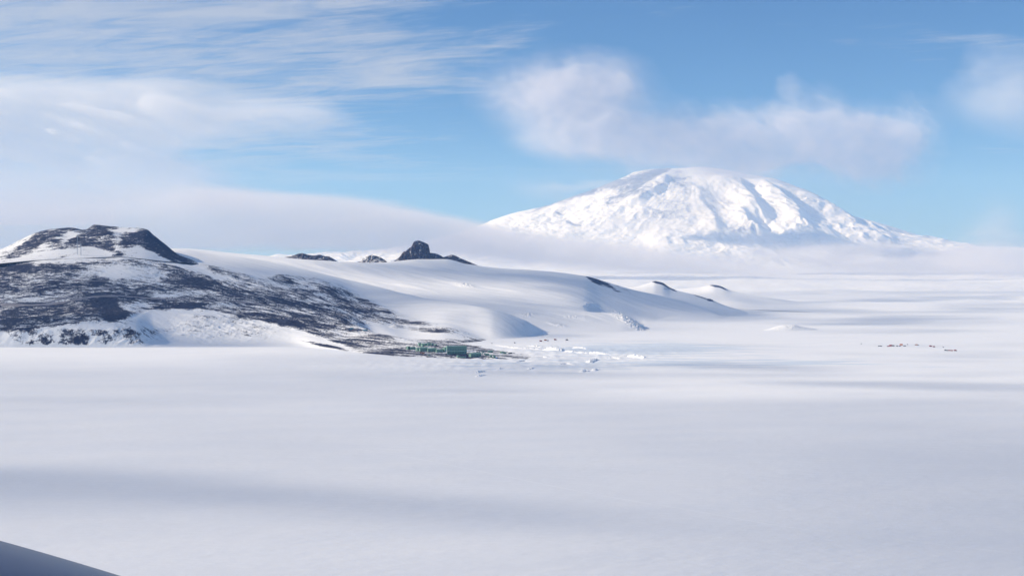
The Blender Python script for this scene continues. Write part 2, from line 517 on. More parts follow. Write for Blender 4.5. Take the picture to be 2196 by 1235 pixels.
cov += blobs(px, py, [(95, 506, 55, 13, .5, -32), (200, 512, 60, 10, .4), (330, 520, 62, 19, .9, 38), (290, 500, 40, 6, .1), (270, 525, 45, 12, .25),
                      (150, 508, 22, 9, -.95, -14), (285, 494, 40, 5.5, -1.1), (250, 513, 14, 14, -.6), (215, 519, 25, 7, -.45), (105, 503, 10, 6, -.3),
                      (130, 535, 70, 6, .30, -12), (60, 528, 60, 8, .22, -28), (235, 536, 45, 7, .45, 18), (180, 540, 75, 8, -.6), (90, 545, 90, 7, -.3, -8),
                      (320, 545, 40, 10, -.35, 25), (390, 553, 34, 6, .5, 28), (30, 548, 60, 3, .2, -10), (200, 488, 40, 4, .5), (295, 541, 60, 6, -.3, 15), (140, 492, 45, 4, .4)])
cov = np.clip(cov, 0.16, 0.62 + .2 * sstep(px, 290, 330))
big = fbm(X / 120, Y / 120, 6, 0.55, seed=41)
edge = sstep(Y, 4950, 5150)
Z = Z + edge * (6.0 * big + 2.2 * fbm(X / 16, Y / 16, 3, seed=43, ridged=True)) * sstep(cov, 0, .4) - 6 * (1 - sstep(Y, 4900, 5060))
cov = cov + 0.2 * np.clip(big, -.6, .6) * sstep(cov, 0.05, .2)
tag(mesh_grid('crater_hill', X, Y, Z, {'rock': cov}, m_crater), kind='structure')

# ------------------------------------------------------------------ the white dome up to the castle rock and the shaded headland
C = []
C.append([(300, None, 5600, 0), (900, None, 4900, 0), (1100, None, 4450, -2), (1180, None, 4420, -3), (1260, None, 4440, -3), (1330, None, 4480, -3), (1385, None, 4560, -3), (1420, None, 4640, -3), (1500, None, 4900, -3), (1700, None, 5200, -4)])
C.append([(300, 600, 6000), (900, 665, 5100), (1050, 690, 4750), (1180, 700, 4620), (1260, 695, 4640), (1330, 690, 4680), (1365, 697, 4680), (1385, 705.5, 4700), (1420, None, 4760, -1), (1500, None, 5000, -3), (1700, None, 5260, -4)])
C.append([(300, 590, 6300), (900, 640, 5500), (1050, 655, 5150), (1180, 663, 4950), (1260, 669, 4880), (1300, 671, 4850), (1330, 675, 4830), (1365, 692, 4800), (1385, 706, 4790), (1420, None, 4860, -1), (1500, None, 5060, -3), (1700, None, 5320, -4)])
C.append([(300, 570, 6600), (900, 622, 5900), (1050, 634, 5650), (1180, 646, 5450), (1250, 662, 5250), (1290, 685, 5200), (1330, None, 5250, 3), (1385, None, 5250, 0), (1500, None, 5300, -2), (1700, None, 5500, -4)])
C.append([(300, 555, 7000), (900, 595, 6500), (1050, 607, 6300), (1180, 618, 6100), (1250, 632, 6000), (1290, 650, 5950), (1330, 665, 5900), (1385, 680, 5850), (1450, 689, 5750), (1550, 691, 5650), (1640, 694, 5600), (1700, None, 5700, -4)])
C.append([(300, 540, 7400), (900, 572, 7000), (1050, 585, 6900), (1180, 595, 6800), (1250, 603, 6750), (1290, 618, 6650), (1330, 630, 6550), (1385, 645, 6450), (1450, 662, 6300), (1550, 684, 6000), (1640, 694, 5850), (1700, None, 5900, -4)])
C.append([(300, 532, 7800), (400, 533.5, 7800), (500, 543, 7800), (600, 552, 7800), (650, 557, 7700), (700, 560.5, 7650), (757, 565, 7600), (820, 563, 7500), (850, 560, 7500), (900, 556, 7450), (955, 556, 7450), (1000, 566, 7450), (1060, 574, 7500), (1150, 580, 7450), (1255, 592, 7400), (1300, 604, 7250), (1350, 619, 7100), (1400, 630, 6950), (1460, 645, 6750), (1520, 664, 6450), (1570, 683, 6200), (1640, 694.5, 6000), (1700, None, 6000, -4)])
C.append([(300, None, 9800, -20), (1255, None, 9500, -30), (1400, None, 8400, -30), (1700, None, 6800, -30)])
xq = np.linspace(300, 1700, 1100)
X, Y, Z = layer(C, xq, [30, 45, 45, 60, 60, 60, 30])
px, py = proj(X, Y, Z)
w = sstep(Z, 2, 50) * (1 - .75 * sstep(Y, 6800, 7500))
Z = Z + w * (9 * fbm((X - 0.75 * Y) / 1200, (Y * .75 + X) / 210, 4, 0.5, seed=51) + 2.4 * fbm((X - .75 * Y) / 420, (Y * .75 + X) / 60, 3, seed=52))
crev = blobs(px, py, [(1350, 690, 42, 9, 1, 30), (1130, 676, 20, 4, .8), (1225, 680, 25, 3, .7), (1000, 612, 24, 4, .9, 10), (1195, 697, 20, 3, .7, 12), (1262, 655, 20, 5, .6), (1130, 705, 30, 4, .5, 12)])
Z = Z + crev * (12 * np.abs(fbm(X / 30, Y / 30, 4, seed=53)) + 6 * fbm(X / 9, Y / 12, 3, seed=54, ridged=True))
rk = blobs(px, py, [(1272, 600, 24, 4.5, 0.9, 30), (1300, 610, 30, 4, .75, 28), (1340, 622, 30, 3, .35, 28), (1325, 626, 14, 2, .4, 12), (1270, 650, 26, 6, .14), (1110, 607, 20, 3, .2)])
tag(mesh_grid('snow_slope', X, Y, Z, {'rock': rk}, rocky_mat('dome_snow', 0.03, snow_sharp=0.08, bd=1.0)), kind='structure')

# ------------------------------------------------------------------ two farther spurs with rocky knobs


def spur(name, foot, mid, crest, back, x0, x1, n, rocks, seed, lump=0.0):
    xq = np.linspace(x0, x1, n)
    X, Y, Z = layer([foot, mid, crest, back], xq, [50, 50, 30])
    px, py = proj(X, Y, Z)
    Z = Z + sstep(Z, 2, 50) * (4 * fbm((X + .6 * Y) / 900, (Y - .6 * X) / 160, 4, seed=seed))
    rk = blobs(px, py, rocks)
    Z = Z + lump * sstep(Z, 1, 6) * fbm(X / 12, Y / 14, 4, .6, seed=seed + 7, ridged=True)
    Z = Z + sstep(rk, .2, .8) * 4 * fbm(X / 30, Y / 30, 4, seed=seed + 3, ridged=True)
    return tag(mesh_grid(name, X, Y, Z, {'rock': rk}, bpy.data.materials['dome_snow']), kind='structure')


spur('snow_ridge',
     [(1200, None, 6400, -3), (1500, None, 5700, -3), (1700, None, 5500, -3), (1900, None, 5600, -6)],
     [(1200, 660, 7200), (1340, 650, 7100), (1420, 655, 6700), (1520, 672, 6300), (1600, 687, 6000), (1700, 693, 5800), (1900, None, 5800, -6)],
     [(1200, 640, 9200), (1300, 622, 9000), (1370, 613, 8800), (1392, 607, 8700), (1405, 603.5, 8600), (1418, 606, 8500), (1440, 619, 8300), (1480, 630, 8000), (1522, 642, 7700), (1560, 658, 7200), (1620, 677, 6600), (1700, 691, 6100), (1760, None, 6000, -3), (1900, None, 6000, -6)],
     [(1200, None, 11000, -20), (1500, None, 9800, -30), (1700, None, 7500, -30), (1900, None, 6500, -30)],
     1200, 1890, 520,
     [(1412, 606, 20, 3.6, .95, 14), (1436, 617, 18, 3.0, .8, 28), (1500, 636, 50, 2.2, .55, 20), (1524, 643, 6, 3, .9), (1426, 620, 8, 2, .5)], 61)
spur('snow_ridge',
     [(1350, None, 9000, -3), (1600, None, 7700, -3), (1900, None, 6700, -3), (2150, None, 6600, -6)],
     [(1350, 640, 10000), (1550, 640, 9300), (1650, 655, 8700), (1780, 668, 7800), (1900, 676, 7200), (2000, None, 6900, -2), (2150, None, 6900, -6)],
     [(1350, 632, 12500), (1450, 620, 12200), (1500, 616, 12000), (1530, 611.5, 11800), (1545, 614, 11700), (1570, 624, 11300), (1640, 637, 10500), (1720, 650, 9700), (1850, 664, 8400), (1950, 673, 7500), (2050, None, 7200, -4), (2150, None, 7200, -6)],
     [(1350, None, 15000, -20), (1700, None, 12500, -30), (2150, None, 8500, -30)],
     1350, 2140, 520,
     [(1535, 613.5, 14, 2.4, .95, 10), (1552, 619, 12, 2.0, .7, 25)], 71)
# low ice rise on the right
spur('ice_mound',
     [(1630, None, 4560, -2), (1690, None, 4545, -2), (1760, None, 4570, -2)],
     [(1630, None, 4600, -2), (1655, 706.5, 4585), (1690, 704.5, 4580), (1730, 706, 4600), (1760, None, 4620, -2)],
     [(1630, None, 4660, -2), (1652, 705, 4650), (1668, 700, 4650), (1682, 697.5, 4650), (1702, 697, 4650), (1720, 701, 4650), (1745, 704.5, 4660), (1760, None, 4680, -2)],
     [(1630, None, 4760, -3), (1690, None, 4800, -3), (1760, None, 4780, -3)],
     1630, 1760, 160, [(1690, 640, 1, 1, 0)], 81, 2.2)

# ------------------------------------------------------------------ the white volcano
sil = [(-500, 640), (0, 600), (500, 560), (640, 547), (760, 543), (900, 520), (1000, 495), (1060, 471), (1100, 459), (1180, 441), (1240, 419), (1300, 396), (1340, 380), (1362, 370), (1392, 364), (1420, 362.5), (1460, 361.5), (1500, 357.5), (1540, 361),
       (1600, 374), (1650, 381), (1690, 394), (1740, 413), (1790, 440), (1830, 464), (1880, 478), (1940, 495), (2000, 514), (2060, 530), (2120, 545), (2200, 562), (2400, 585), (2700, 600)]
xq = np.linspace(-500, 2700, 1500)
ys = pchip([p[0] for p in sil], [p[1] for p in sil], xq)
Yr = 38000.0
Zr = zof(ys, Yr)
t = np.linspace(0, 1, 420)[:, None]
YF = 25500.0
Y = YF + (Yr - YF) * t + 0 * xq[None, :]
X = Xof(xq[None, :], Yr) * (Y / Yr) ** 0.45      # the flanks spread less than the view cone
sx = Xof(1490, Yr)
# re-read the skyline at every vertex's own X so that the cone is a true surface z(X, Y)
ridge = np.interp(X, Xof(xq, Yr), Zr)
tt = (Y - YF) / (Yr - YF)
steep = sstep(ridge, 500, 3300)
prof = tt ** (1.25 + 0.9 * steep)
Z = ridge * prof + 330 * (1 - tt) ** 2 * .6
r = np.hypot((X - sx) / 1.0, (Y - Yr) / 0.9) + 1
th = np.arctan2(X - sx, Yr + 300 - Y)
hgt = np.clip(Z / 3700, 0, 1)
warp = fbm(X / 2600, Y / 2600, 4, seed=91)
rad = fbm(th * 5 + warp * 1.1, r / 5200 + warp, 5, 0.55, seed=92, ridged=True)
rad2 = fbm(th * 16 + warp * 2, r / 2400, 4, 0.5, seed=93, ridged=True)
bumps = fbm(X / 2400, Y / 2400, 6, 0.50, seed=94)
env = sstep(hgt, 0.02, 0.25) * (1 - 0.80 * sstep(tt, 0.90, 1.0))
right = sstep(X, Xof(1480, Yr), Xof(1620, Yr))
dz = env * ((50 + 60 * right) * rad * sstep(r, 700, 3800) + 10 * rad2 + 250 * bumps + 14 * fbm(X / 320, Y / 320, 4, 0.6, seed=95, ridged=True))
Z = Z + dz + 46 * sstep(tt, .55, .8) * (1 - sstep(X, Xof(1400, Yr), Xof(1500, Yr))) * fbm(X / 420 + Y / 900, Y / 420, 5, .6, seed=99, ridged=True) * (1 - .6 * sstep(tt, .93, 1))
mx, my = proj(X, Y, Z)


def spine(px, py, pts, wl, wr, amp, wl_end=1.0):
    # a ridge line that rises gently from its left and drops steeply on its right
    xs_ = np.array([p[0] for p in pts], float)
    ys_ = np.array([p[1] for p in pts], float)
    seg = np.concatenate([[0], np.cumsum(np.hypot(np.diff(xs_), np.diff(ys_)))])
    q = np.linspace(0, seg[-1], 28)
    qx, qy = np.interp(q, seg, xs_), np.interp(q, seg, ys_)
    xline = np.interp(py, qy, qx)
    d = px - xline
    w = np.where(d < 0, np.exp(-(d / wl) ** 2), np.exp(-(np.abs(d) / wr) ** 1.5))
    u = (py - qy[0]) / (qy[-1] - qy[0])
    return amp * w * sstep(u, -0.05, 0.25) * (1 - sstep(u, 0.75, 1.15))


wx = mx + 16 * fbm(X / 1400, Y / 1400, 4, seed=97)
wy = my + 8 * fbm(X / 1400 + 9, Y / 1400, 4, seed=98)
MR = 1.45
for pts, wl, wr, am in [([(1556, 372), (1590, 408), (1622, 450), (1640, 486)], 46, 16, 190),
                        ([(1606, 377), (1652, 412), (1700, 452), (1728, 492)], 34, 15, 190),
                        ([(1668, 388), (1722, 412), (1790, 452), (1838, 480)], 44, 13, 130),
                        ([(1480, 385), (1500, 430), (1520, 470), (1545, 500)], 55, 18, 110),
                        ([(1435, 366), (1418, 400), (1372, 430), (1330, 452)], 36, 12, 90),
                        ([(1580, 455), (1600, 478), (1630, 506)], 26, 14, 120),
                        ([(1830, 470), (1880, 492), (1930, 520)], 50, 24, 80),
                        ([(1690, 470), (1740, 498), (1790, 535)], 46, 26, 110)]:
    Z = Z + spine(wx, wy, pts, wl, wr, am * MR) * (1 - 0.85 * sstep(tt, 0.93, 1.0))
Z = Z + 9 * fbm(X / 260, Y / 260, 3, seed=96) * (tt > .9)
back = np.linspace(0, 1, 30)[1:, None]
Yb = Yr + 9000 * back + 0 * xq[None, :]
Xb = X[-1][None, :] + 0 * Yb
Zb = Z[-1][None, :] * (1 - back) ** 1.3 - 60 * back
X, Y, Z = np.vstack([X, Xb]), np.vstack([Y, Yb]), np.vstack([Z, Zb])
Z[:6] -= np.linspace(500, 0, 6)[:, None]
px, py = proj(X, Y, Z)
rk = blobs(px, py, [(1330, 392, 90, 14, .62, -18), (1200, 430, 100, 9, .55, -20), (1410, 368, 40, 8, .6, -20), (1460, 390, 25, 20, .5, 60), (1380, 400, 60, 22, .45, -20), (1320, 425, 60, 12, .4, -25), (1440, 450, 70, 30, .35), (1560, 440, 50, 30, .3),
                    (1200, 458, 14, 4, .7, 25), (1222, 478, 12, 4, .6, 20), (1240, 484, 10, 3, .5), (1290, 455, 50, 10, .2), (1520, 500, 70, 12, .25), (1610, 487, 40, 10, .3), (1700, 400, 60, 8, .25, 25)])
tag(mesh_grid('mountain', X, Y, Z, {'rock': rk}, m_erebus), kind='structure')

# ------------------------------------------------------------------ finding the ground


def hit(x, y):
    """point of the near terrain seen at photo position (x, y)"""
    j = int(np.clip(round((x - HXQ[0]) / (HXQ[1] - HXQ[0])), 0, len(HXQ) - 1))
    if x < HXQ[-1]:
        cy = H - (HZ[:, j] - CAMZ) / HY[:, j] * F
        k = np.where((cy[1:] <= y) & (cy[:-1] > y) & (HZ[1:, j] > 0.0))[0]
        if len(k):
            k = k[0]
            w_ = (cy[k] - y) / (cy[k] - cy[k + 1])
            Yh = HY[k, j] + w_ * (HY[k + 1, j] - HY[k, j])
            return (x - CX) / F * Yh, Yh, HZ[k, j] + w_ * (HZ[k + 1, j] - HZ[k, j])
    Yh = CAMZ * F / (y - H)
    Xh = (x - CX) / F * Yh
    return Xh, Yh, float(ice_height(np.array([Xh]), np.array([Yh]))[0])


def polyline(pts, step):
    P = np.array([hit(*p) for p in pts])
    d = np.concatenate([[0], np.cumsum(np.hypot(np.diff(P[:, 0]), np.diff(P[:, 1])))])
    n = max(4, int(d[-1] / step))
    q = np.linspace(0, d[-1], n)
    return np.stack([pchip(d, P[:, i], q) for i in range(3)], 1), q


# ------------------------------------------------------------------ roads benched into the hillside
m_road = plain('gravel', (0.36, 0.34, 0.37), 0.9, 0.22, 0.03)


def road(pts, width, lift, label):
    pts2 = [(x, y) for x, y in pts]
    P, q = polyline(pts2, 8)
    T_ = np.gradient(P[:, :2], axis=0)
    T_ /= np.linalg.norm(T_, axis=1)[:, None] + 1e-9
    Nn = np.stack([-T_[:, 1], T_[:, 0]], 1)
    offs = np.array([-width * 1.6, -width * .5, width * .5, width * 1.2])
    dz_ = np.array([-lift * 2.5, lift, lift, lift * 0.6])
    X_ = P[:, 0][None] + offs[:, None] * Nn[:, 0][None]
    Y_ = P[:, 1][None] + offs[:, None] * Nn[:, 1][None]
    Z_ = P[:, 2][None] + dz_[:, None] + 0 * X_
    o = mesh_grid('road', X_, Y_, Z_, None, m_road)
    return tag(o, kind='structure')


road([(-60, 652), (0, 652), (60, 654), (120, 650), (160, 644), (195, 637), (235, 634), (300, 638), (380, 642), (450, 644), (520, 648), (590, 656)], 13, 2.4, '')
road([(105, 649), (130, 641), (160, 632), (200, 622), (240, 616), (275, 615)], 8, 2.0, '')
road([(90, 594), (150, 598), (200, 603), (260, 604), (310, 605)], 5, 1.6, '')

# ------------------------------------------------------------------ rock castle and outcrops on the skyline
m_crag = rocky_mat('crag_rock', 0.07, (0.040, 0.038, 0.055), (0.11, 0.085, 0.090), 0.05, 5.0)


def crag(name, silh, Yc, thick, steep_, base, label, seed, cover, jag=5.0):
    xs_ = [p[0] for p in silh]
    xq = np.arange(xs_[0], xs_[-1] + .01, 0.35)
    top = np.interp(xq, xs_, [p[1] for p in silh])
    top = np.convolve(np.pad(top, 2, 'edge'), np.ones(5) / 5, 'valid')
    bt = np.interp(xq, [xs_[0], xs_[-1]], base)
    rows_ = []
    for f, d in ((-0.35, -1.0), (0.0, -0.8), (steep_ * .6, -0.45), (steep_, -0.28), (1.0, 0.0), (0.9, 0.35), (0.1, .8), (-.4, 1.0)):
        yy = bt + (top - bt) * f
        Yd = Yc + d * thick + 0 * xq
        rows_.append((Yd, CAMZ + (H - yy) / F * Yc))
    KY = np.array([r_[0] for r_ in rows_])
    KZ = np.array([r_[1] for r_ in rows_])
    s_ = np.linspace(0, 7, 120)
    Y_ = loft(KY, s_)
    Z_ = loft(KZ, s_)
    X_ = Xof(xq[None, :], Yc) + 0 * Y_
    w_ = sstep(Z_ - Z_.min(), 3, 25)
    Y_ = Y_ - w_ * jag * 2.2 * fbm(X_ / 28, Z_ / 34, 5, .6, seed=seed, ridged=True)
    Z_ = Z_ + w_ * jag * 0.45 * fbm(X_ / 15, Y_ / 20, 4, .6, seed=seed + 4)
    X_ = X_ + w_ * jag * 0.5 * fbm(Y_ / 25 + 7, Z_ / 22, 4, .6, seed=seed + 6)
    o = mesh_grid(name, X_, Y_, Z_, {'rock': cover + 0 * X_ + .35 * fbm(X_ / 40, Z_ / 30, 3, seed=seed + 9)}, m_crag)
    return tag(o, label, 'rock')


crag('castle_rock', [(842, 562), (852, 556), (858, 551), (863, 543), (867, 539), (870, 540), (876, 534), (882, 530), (885, 524), (889, 518.5), (896, 516), (902, 516.5), (908, 519), (914, 521.5), (919, 525.5), (920.5, 533), (921, 541), (926, 543), (938, 544.5), (950, 551), (962, 557)],
     7480, 75, .86, (561, 558), 'tall dark block of bare rock with a sheer right side on the snow skyline', 201, .74, 10)
crag('rock_outcrop', [(616, 551), (624, 550), (632, 547), (640, 544), (650, 543.2), (660, 546.5), (672, 548), (685, 546.5), (697, 549), (706, 550), (716, 556), (729, 564)],
     7640, 90, .5, (552, 564), 'long low dark rock hump at the left end of the skyline rocks', 211, .66, 6)
crag('rock_outcrop', [(755, 565), (770, 561), (780, 553), (790, 549), (798, 546.5), (806, 549), (815, 551), (828, 560)],
     7560, 80, .45, (565, 561), 'small snow-streaked rock peak left of the tall rock block', 221, .55, 4)
crag('rock_outcrop', [(944, 556), (952, 551), (960, 549), (969, 546), (976, 548), (990, 555), (1010, 563), (1034, 573)],
     7500, 80, .5, (558, 574), 'dark rock crest sloping down right of the tall rock block', 231, .66, 4)

# ------------------------------------------------------------------ jumbled ice where the sea ice is pushed against the shore
m_block = snow_mat('pressure_ice', 0.25, 0.3)


def ice_ridge(pts, height, width, seed, label, ends=0.15):
    P, q = polyline(pts, 1.6)
    n = len(P)
    T_ = np.gradient(P[:, :2], axis=0)
    T_ /= np.linalg.norm(T_, axis=1)[:, None] + 1e-9
    Nn = np.stack([-T_[:, 1], T_[:, 0]], 1)
    offs = np.linspace(-1, 1, 27) * width
    X_ = P[:, 0][None] + offs[:, None] * Nn[:, 0][None]
    Y_ = P[:, 1][None] + offs[:, None] * Nn[:, 1][None]
    u = q / q[-1]
    hh = np.interp(u, np.linspace(0, 1, len(height)), height)[None]
    hh = .95 * hh * sstep(u, 0, ends)[None] * (1 - sstep(u, 1 - ends, 1))[None]
    cross = (1 - (offs / width) ** 2)[:, None] ** 1.2
    nz = 0.55 + 0.75 * fbm(X_ / 9, Y_ / 9, 4, .6, seed=seed, ridged=True) + .5 * fbm(X_ / 30, Y_ / 30, 2, seed=seed + 2)
    blk = np.floor(nz * 3.2) / 3.2 * .5 + nz * .5
    Z_ = P[:, 2][None] + np.clip(blk, 0, 2) * hh * cross - 0.8
    o = mesh_grid('pressure_ridge', X_, Y_, Z_, None, m_block)
    for p_ in o.data.polygons:
        p_.use_smooth = False
    return tag(o, label, 'ice ridge', 'pressure ridges pushed up near the shore')


ice_ridge([(1060, 739), (1085, 744), (1110, 747), (1150, 749), (1175, 751)], [1, 3, 4, 5, 4], 12, 301, 'low white ice ridge leading up to the tallest jumbled ridge beyond the green base')
ice_ridge([(1128, 742), (1145, 743), (1165, 745)], [3, 5, 3], 14, 305, 'short broken ice hump just behind the low white ridge, below the red vehicles')
ice_ridge([(1165, 750), (1180, 751), (1195, 752), (1212, 753)], [6, 12, 15, 8], 13, 309, 'tallest jumble of bright white ice blocks beyond the green base')
ice_ridge([(1205, 753), (1240, 757), (1280, 759), (1320, 763)], [6, 5, 7, 4], 10, 313, 'thin straight white ice ridge running right from the tallest jumble')
ice_ridge([(1318, 764), (1345, 764), (1365, 766), (1388, 770)], [5, 7, 8, 4], 12, 317, 'rounded bright ice heaps at the far right end of the ridge line')
ice_ridge([(1120, 762), (1150, 764), (1190, 770)], [2, 3.5, 3], 9, 321, 'small pale ice ridge just right of the tip of the green base spit')
ice_ridge([(1262, 779), (1275, 773), (1290, 772)], [6, 8, 5], 12, 325, 'isolated peaked ice heap below the thin straight ridge')
ice_ridge([(1245, 798), (1256, 796), (1266, 797)], [4, 6, 3], 9, 329, 'small ice heap lying lowest in front of the isolated peaked heap')
ice_ridge([(1272, 796), (1282, 793), (1296, 793)], [4, 5, 3], 9, 333, 'small ice heap beside and right of the lowest heap')
ice_ridge([(1020, 800), (1030, 798), (1042, 797)], [3, 6, 3], 8, 337, 'upper of two small ice heaps below the green base')
ice_ridge([(1022, 808), (1032, 805), (1044, 804)], [3, 4, 2], 8, 341, 'lower of two small ice heaps below the green base')
ice_ridge([(1132, 793), (1142, 789), (1152, 788)], [2, 4, 2], 8, 345, 'little ice heap alone between the base spit and the peaked heaps')
ice_ridge([(1225, 746), (1245, 747), (1262, 749)], [3, 6, 3], 10, 353, 'small bright ice heap behind the left end of the thin straight ridge')
ice_ridge([(1290, 768), (1312, 768), (1335, 770)], [3, 5, 3], 10, 357, 'ragged ice heap in front of the middle of the thin straight ridge')
ice_ridge([(1098, 777), (1125, 774), (1150, 776)], [2, 4, 2], 10, 361, 'low ragged ice heap in front of the tip of the green base spit')
ice_ridge([(1190, 782), (1215, 780), (1235, 783)], [2, 4, 2], 10, 365, 'low ragged ice heap left of the isolated peaked heap')
ice_ridge([(1060, 794), (1080, 790), (1100, 790)], [1, 2.5, 1], 8, 349, 'faint low ice fold just right of the two small heaps')

# ------------------------------------------------------------------ faint vehicle track across the near ice
P, q = polyline([(760, 960), (870, 978), (1000, 1003), (1180, 1040), (1350, 1072), (1520, 1100), (1700, 1130), (1900, 1152), (2200, 1188), (2400, 1215)], 4)
T_ = np.gradient(P[:, :2], axis=0)
T_ /= np.linalg.norm(T_, axis=1)[:, None]
Nn = np.stack([-T_[:, 1], T_[:, 0]], 1)
offs = np.array([-1.6, -1.1, -.6, 0, .6, 1.1, 1.6])
zz = np.array([-.2, .03, .15, .05, .15, .03, -.2])
X_ = P[:, 0][None] + offs[:, None] * Nn[:, 0][None]
Y_ = P[:, 1][None] + offs[:, None] * Nn[:, 1][None]
Z_ = ice_height(X_, Y_) + zz[:, None] * (0.7 + .6 * fbm(X_ / 30, Y_ / 30, 3, seed=77))
tag(mesh_grid('track', X_, Y_, Z_, None, m_block), kind='structure')

# ------------------------------------------------------------------ small buildings and vehicles
m_green = plain('green_paint', (0.21, 0.37, 0.30), 0.55, 0.08, 0.3)
m_green_roof = plain('green_roof', (0.20, 0.38, 0.31), 0.6, 0.10, 0.3)
m_dark = plain('dark_paint', (0.09, 0.10, 0.13), 0.5, 0.1, 1)
m_glass = plain('window_glass', (0.02, 0.03, 0.04), 0.15, 0.02, 1)
m_white = plain('white_paint', (0.74, 0.75, 0.76), 0.5, 0.05, 1)
m_red = plain('red_paint', (0.50, 0.13, 0.13), 0.5, 0.08, 1)
m_orange = plain('orange_paint', (0.58, 0.20, 0.08), 0.5, 0.08, 1)
m_blue = plain('blue_paint', (0.06, 0.18, 0.45), 0.5, 0.08, 1)
m_teal = plain('teal_paint', (0.07, 0.28, 0.36), 0.5, 0.08, 1)
m_grey = plain('grey_paint', (0.25, 0.27, 0.30), 0.5, 0.08, 1)
m_rubber = plain('track_rubber', (0.06, 0.06, 0.065), 0.8, 0.05, 1)
m_steel = plain('mast_steel', (0.36, 0.42, 0.50), 0.5, 0.05, 1)
m_pink = plain('dome_shell', (0.72, 0.50, 0.50), 0.5, 0.04, 1)


class MB:
    def __init__(self):
        self.v, self.f = [], []

    def box(self, x0, x1, y0, y1, z0, z1, tx=0.0, ty=0.0):
        n = len(self.v)
        self.v += [(x0, y0, z0), (x1, y0, z0), (x1, y1, z0), (x0, y1, z0),
                   (x0 + tx, y0 + ty, z1), (x1 - tx, y0 + ty, z1), (x1 - tx, y1 - ty, z1), (x0 + tx, y1 - ty, z1)]
        self.f += [tuple(n + i for i in q_) for q_ in ((0, 3, 2, 1), (4, 5, 6, 7), (0, 1, 5, 4), (1, 2, 6, 5), (2, 3, 7, 6), (3, 0, 4, 7))]
        return self

    def gable(self, x0, x1, y0, y1, z0, zr, over=0.4, th=0.25):
        n = len(self.v)
        ym = (y0 + y1) / 2
        a, b, c_, d = y0 - over, y1 + over, x0 - over, x1 + over
        for x in (c_, d):
            self.v += [(x, a, z0), (x, ym, zr), (x, b, z0), (x, b, z0 + th), (x, ym, zr + th), (x, a, z0 + th)]
        for i in range(6):
            j_ = (i + 1) % 6
            self.f.append((n + i, n + j_, n + 6 + j_, n + 6 + i))
        self.f += [(n + 5, n + 4, n + 1, n), (n + 4, n + 3, n + 2, n + 1), (n + 6, n + 7, n + 10, n + 11), (n + 7, n + 8, n + 9, n + 10)]
        return self

    def rod(self, a, b, r, k=5):
        a, b = mathutils.Vector(a), mathutils.Vector(b)
        d = (b - a).normalized()
        u = d.orthogonal().normalized()
        w_ = d.cross(u)
        n = len(self.v)
        for p_ in (a, b):
            for i in range(k):
                t_ = 2 * math.pi * i / k
                self.v.append(tuple(p_ + u * math.cos(t_) * r + w_ * math.sin(t_) * r))
        for i in range(k):
            j_ = (i + 1) % k
            self.f.append((n + i, n + j_, n + k + j_, n + k + i))
        self.f.append(tuple(n + i for i in reversed(range(k))))
        self.f.append(tuple(n + k + i for i in range(k)))
        return self

    def prism(self, prof, y0, y1):
        """profile in x,z extruded along y"""
        n = len(self.v)
        k = len(prof)
        for y in (y0, y1):
            self.v += [(x, y, z) for x, z in prof]
        for i in range(k):
            j_ = (i + 1) % k
            self.f.append((n + i, n + j_, n + k + j_, n + k + i))
        self.f.append(tuple(n + i for i in reversed(range(k))))
        self.f.append(tuple(n + k + i for i in range(k)))
        return self

    def build(self, name, mat, parent=None):
        me = bpy.data.meshes.new(name)
        me.from_pydata(self.v, [], self.f)
        me.materials.append(mat)
        import bmesh
        b_ = bmesh.new()
        b_.from_mesh(me)
        bmesh.ops.recalc_face_normals(b_, faces=b_.faces)
        b_.to_mesh(me)
        b_.free()
        o = bpy.data.objects.new(name, me)
        sc.collection.objects.link(o)
        if parent:
            o.parent = parent
        return o


def empty(name, loc, rz=0.0):
    e = bpy.data.objects.new(name, None)
    sc.collection.objects.link(e)
    e.location = loc
    e.rotation_euler = (0, 0, rz)
    return e


def building(x0, x1, yb, hpx, depth, label, wall=None, roof='flat', rz=22, cat='building', roofm=None, win=True, group=None):
    wall = wall or m_green
    xc = (x0 + x1) / 2
    X_, Y_, Z_ = hit(xc, yb)
    mpp = Y_ / F
    # the box is turned, so its drawn width is length*cos + depth*sin
    c_, s_ = math.cos(R(rz)), math.sin(R(rz))
    wid = (x1 - x0) * mpp
    L = max(3.0, (wid - depth * s_) / c_)
    h_ = hpx * mpp
    e = tag(empty('building', (X_, Y_ + depth * .5, Z_ - 0.2), R(rz)), label, cat, group)
    MB().box(-L / 2, L / 2, -depth / 2, depth / 2, -1.5, h_).build('wall', wall, e)
    if roof == 'flat':
        MB().box(-L / 2 - .3, L / 2 + .3, -depth / 2 - .3, depth / 2 + .3, h_ + .003, h_ + .5, .1, .1).build('roof', roofm or m_green_roof, e)
    elif roof == 'pitch':
        MB().gable(-L / 2, L / 2, -depth / 2, depth / 2, h_ + .003, h_ + depth * .22).build('roof', roofm or m_green_roof, e)
    else:
        MB().box(-L / 2 - .1, L / 2 + .1, -depth / 2 - .1, depth / 2 + .1, h_ + .003, h_ + min(1.4, h_ * .3), .8, .8).build('roof', roofm or m_green_roof, e)
    if win:
        n = max(1, int(L / 6))
        fl = 2 if h_ > 7 else 1
        for f_ in range(fl):
            zc = (1.6 + 3.4 * f_)
            for i in range(n):
                x = -L / 2 + (i + .5) * L / n
                MB().box(x - .8, x + .8, -depth / 2 - .08, -depth / 2 + .1, zc, zc + 1.1).build('window', m_glass, e)
        MB().box(-L / 2 - .08, -L / 2 + .1, -.6, .6, 0.2, 2.4).build('door', m_dark, e)
    return e


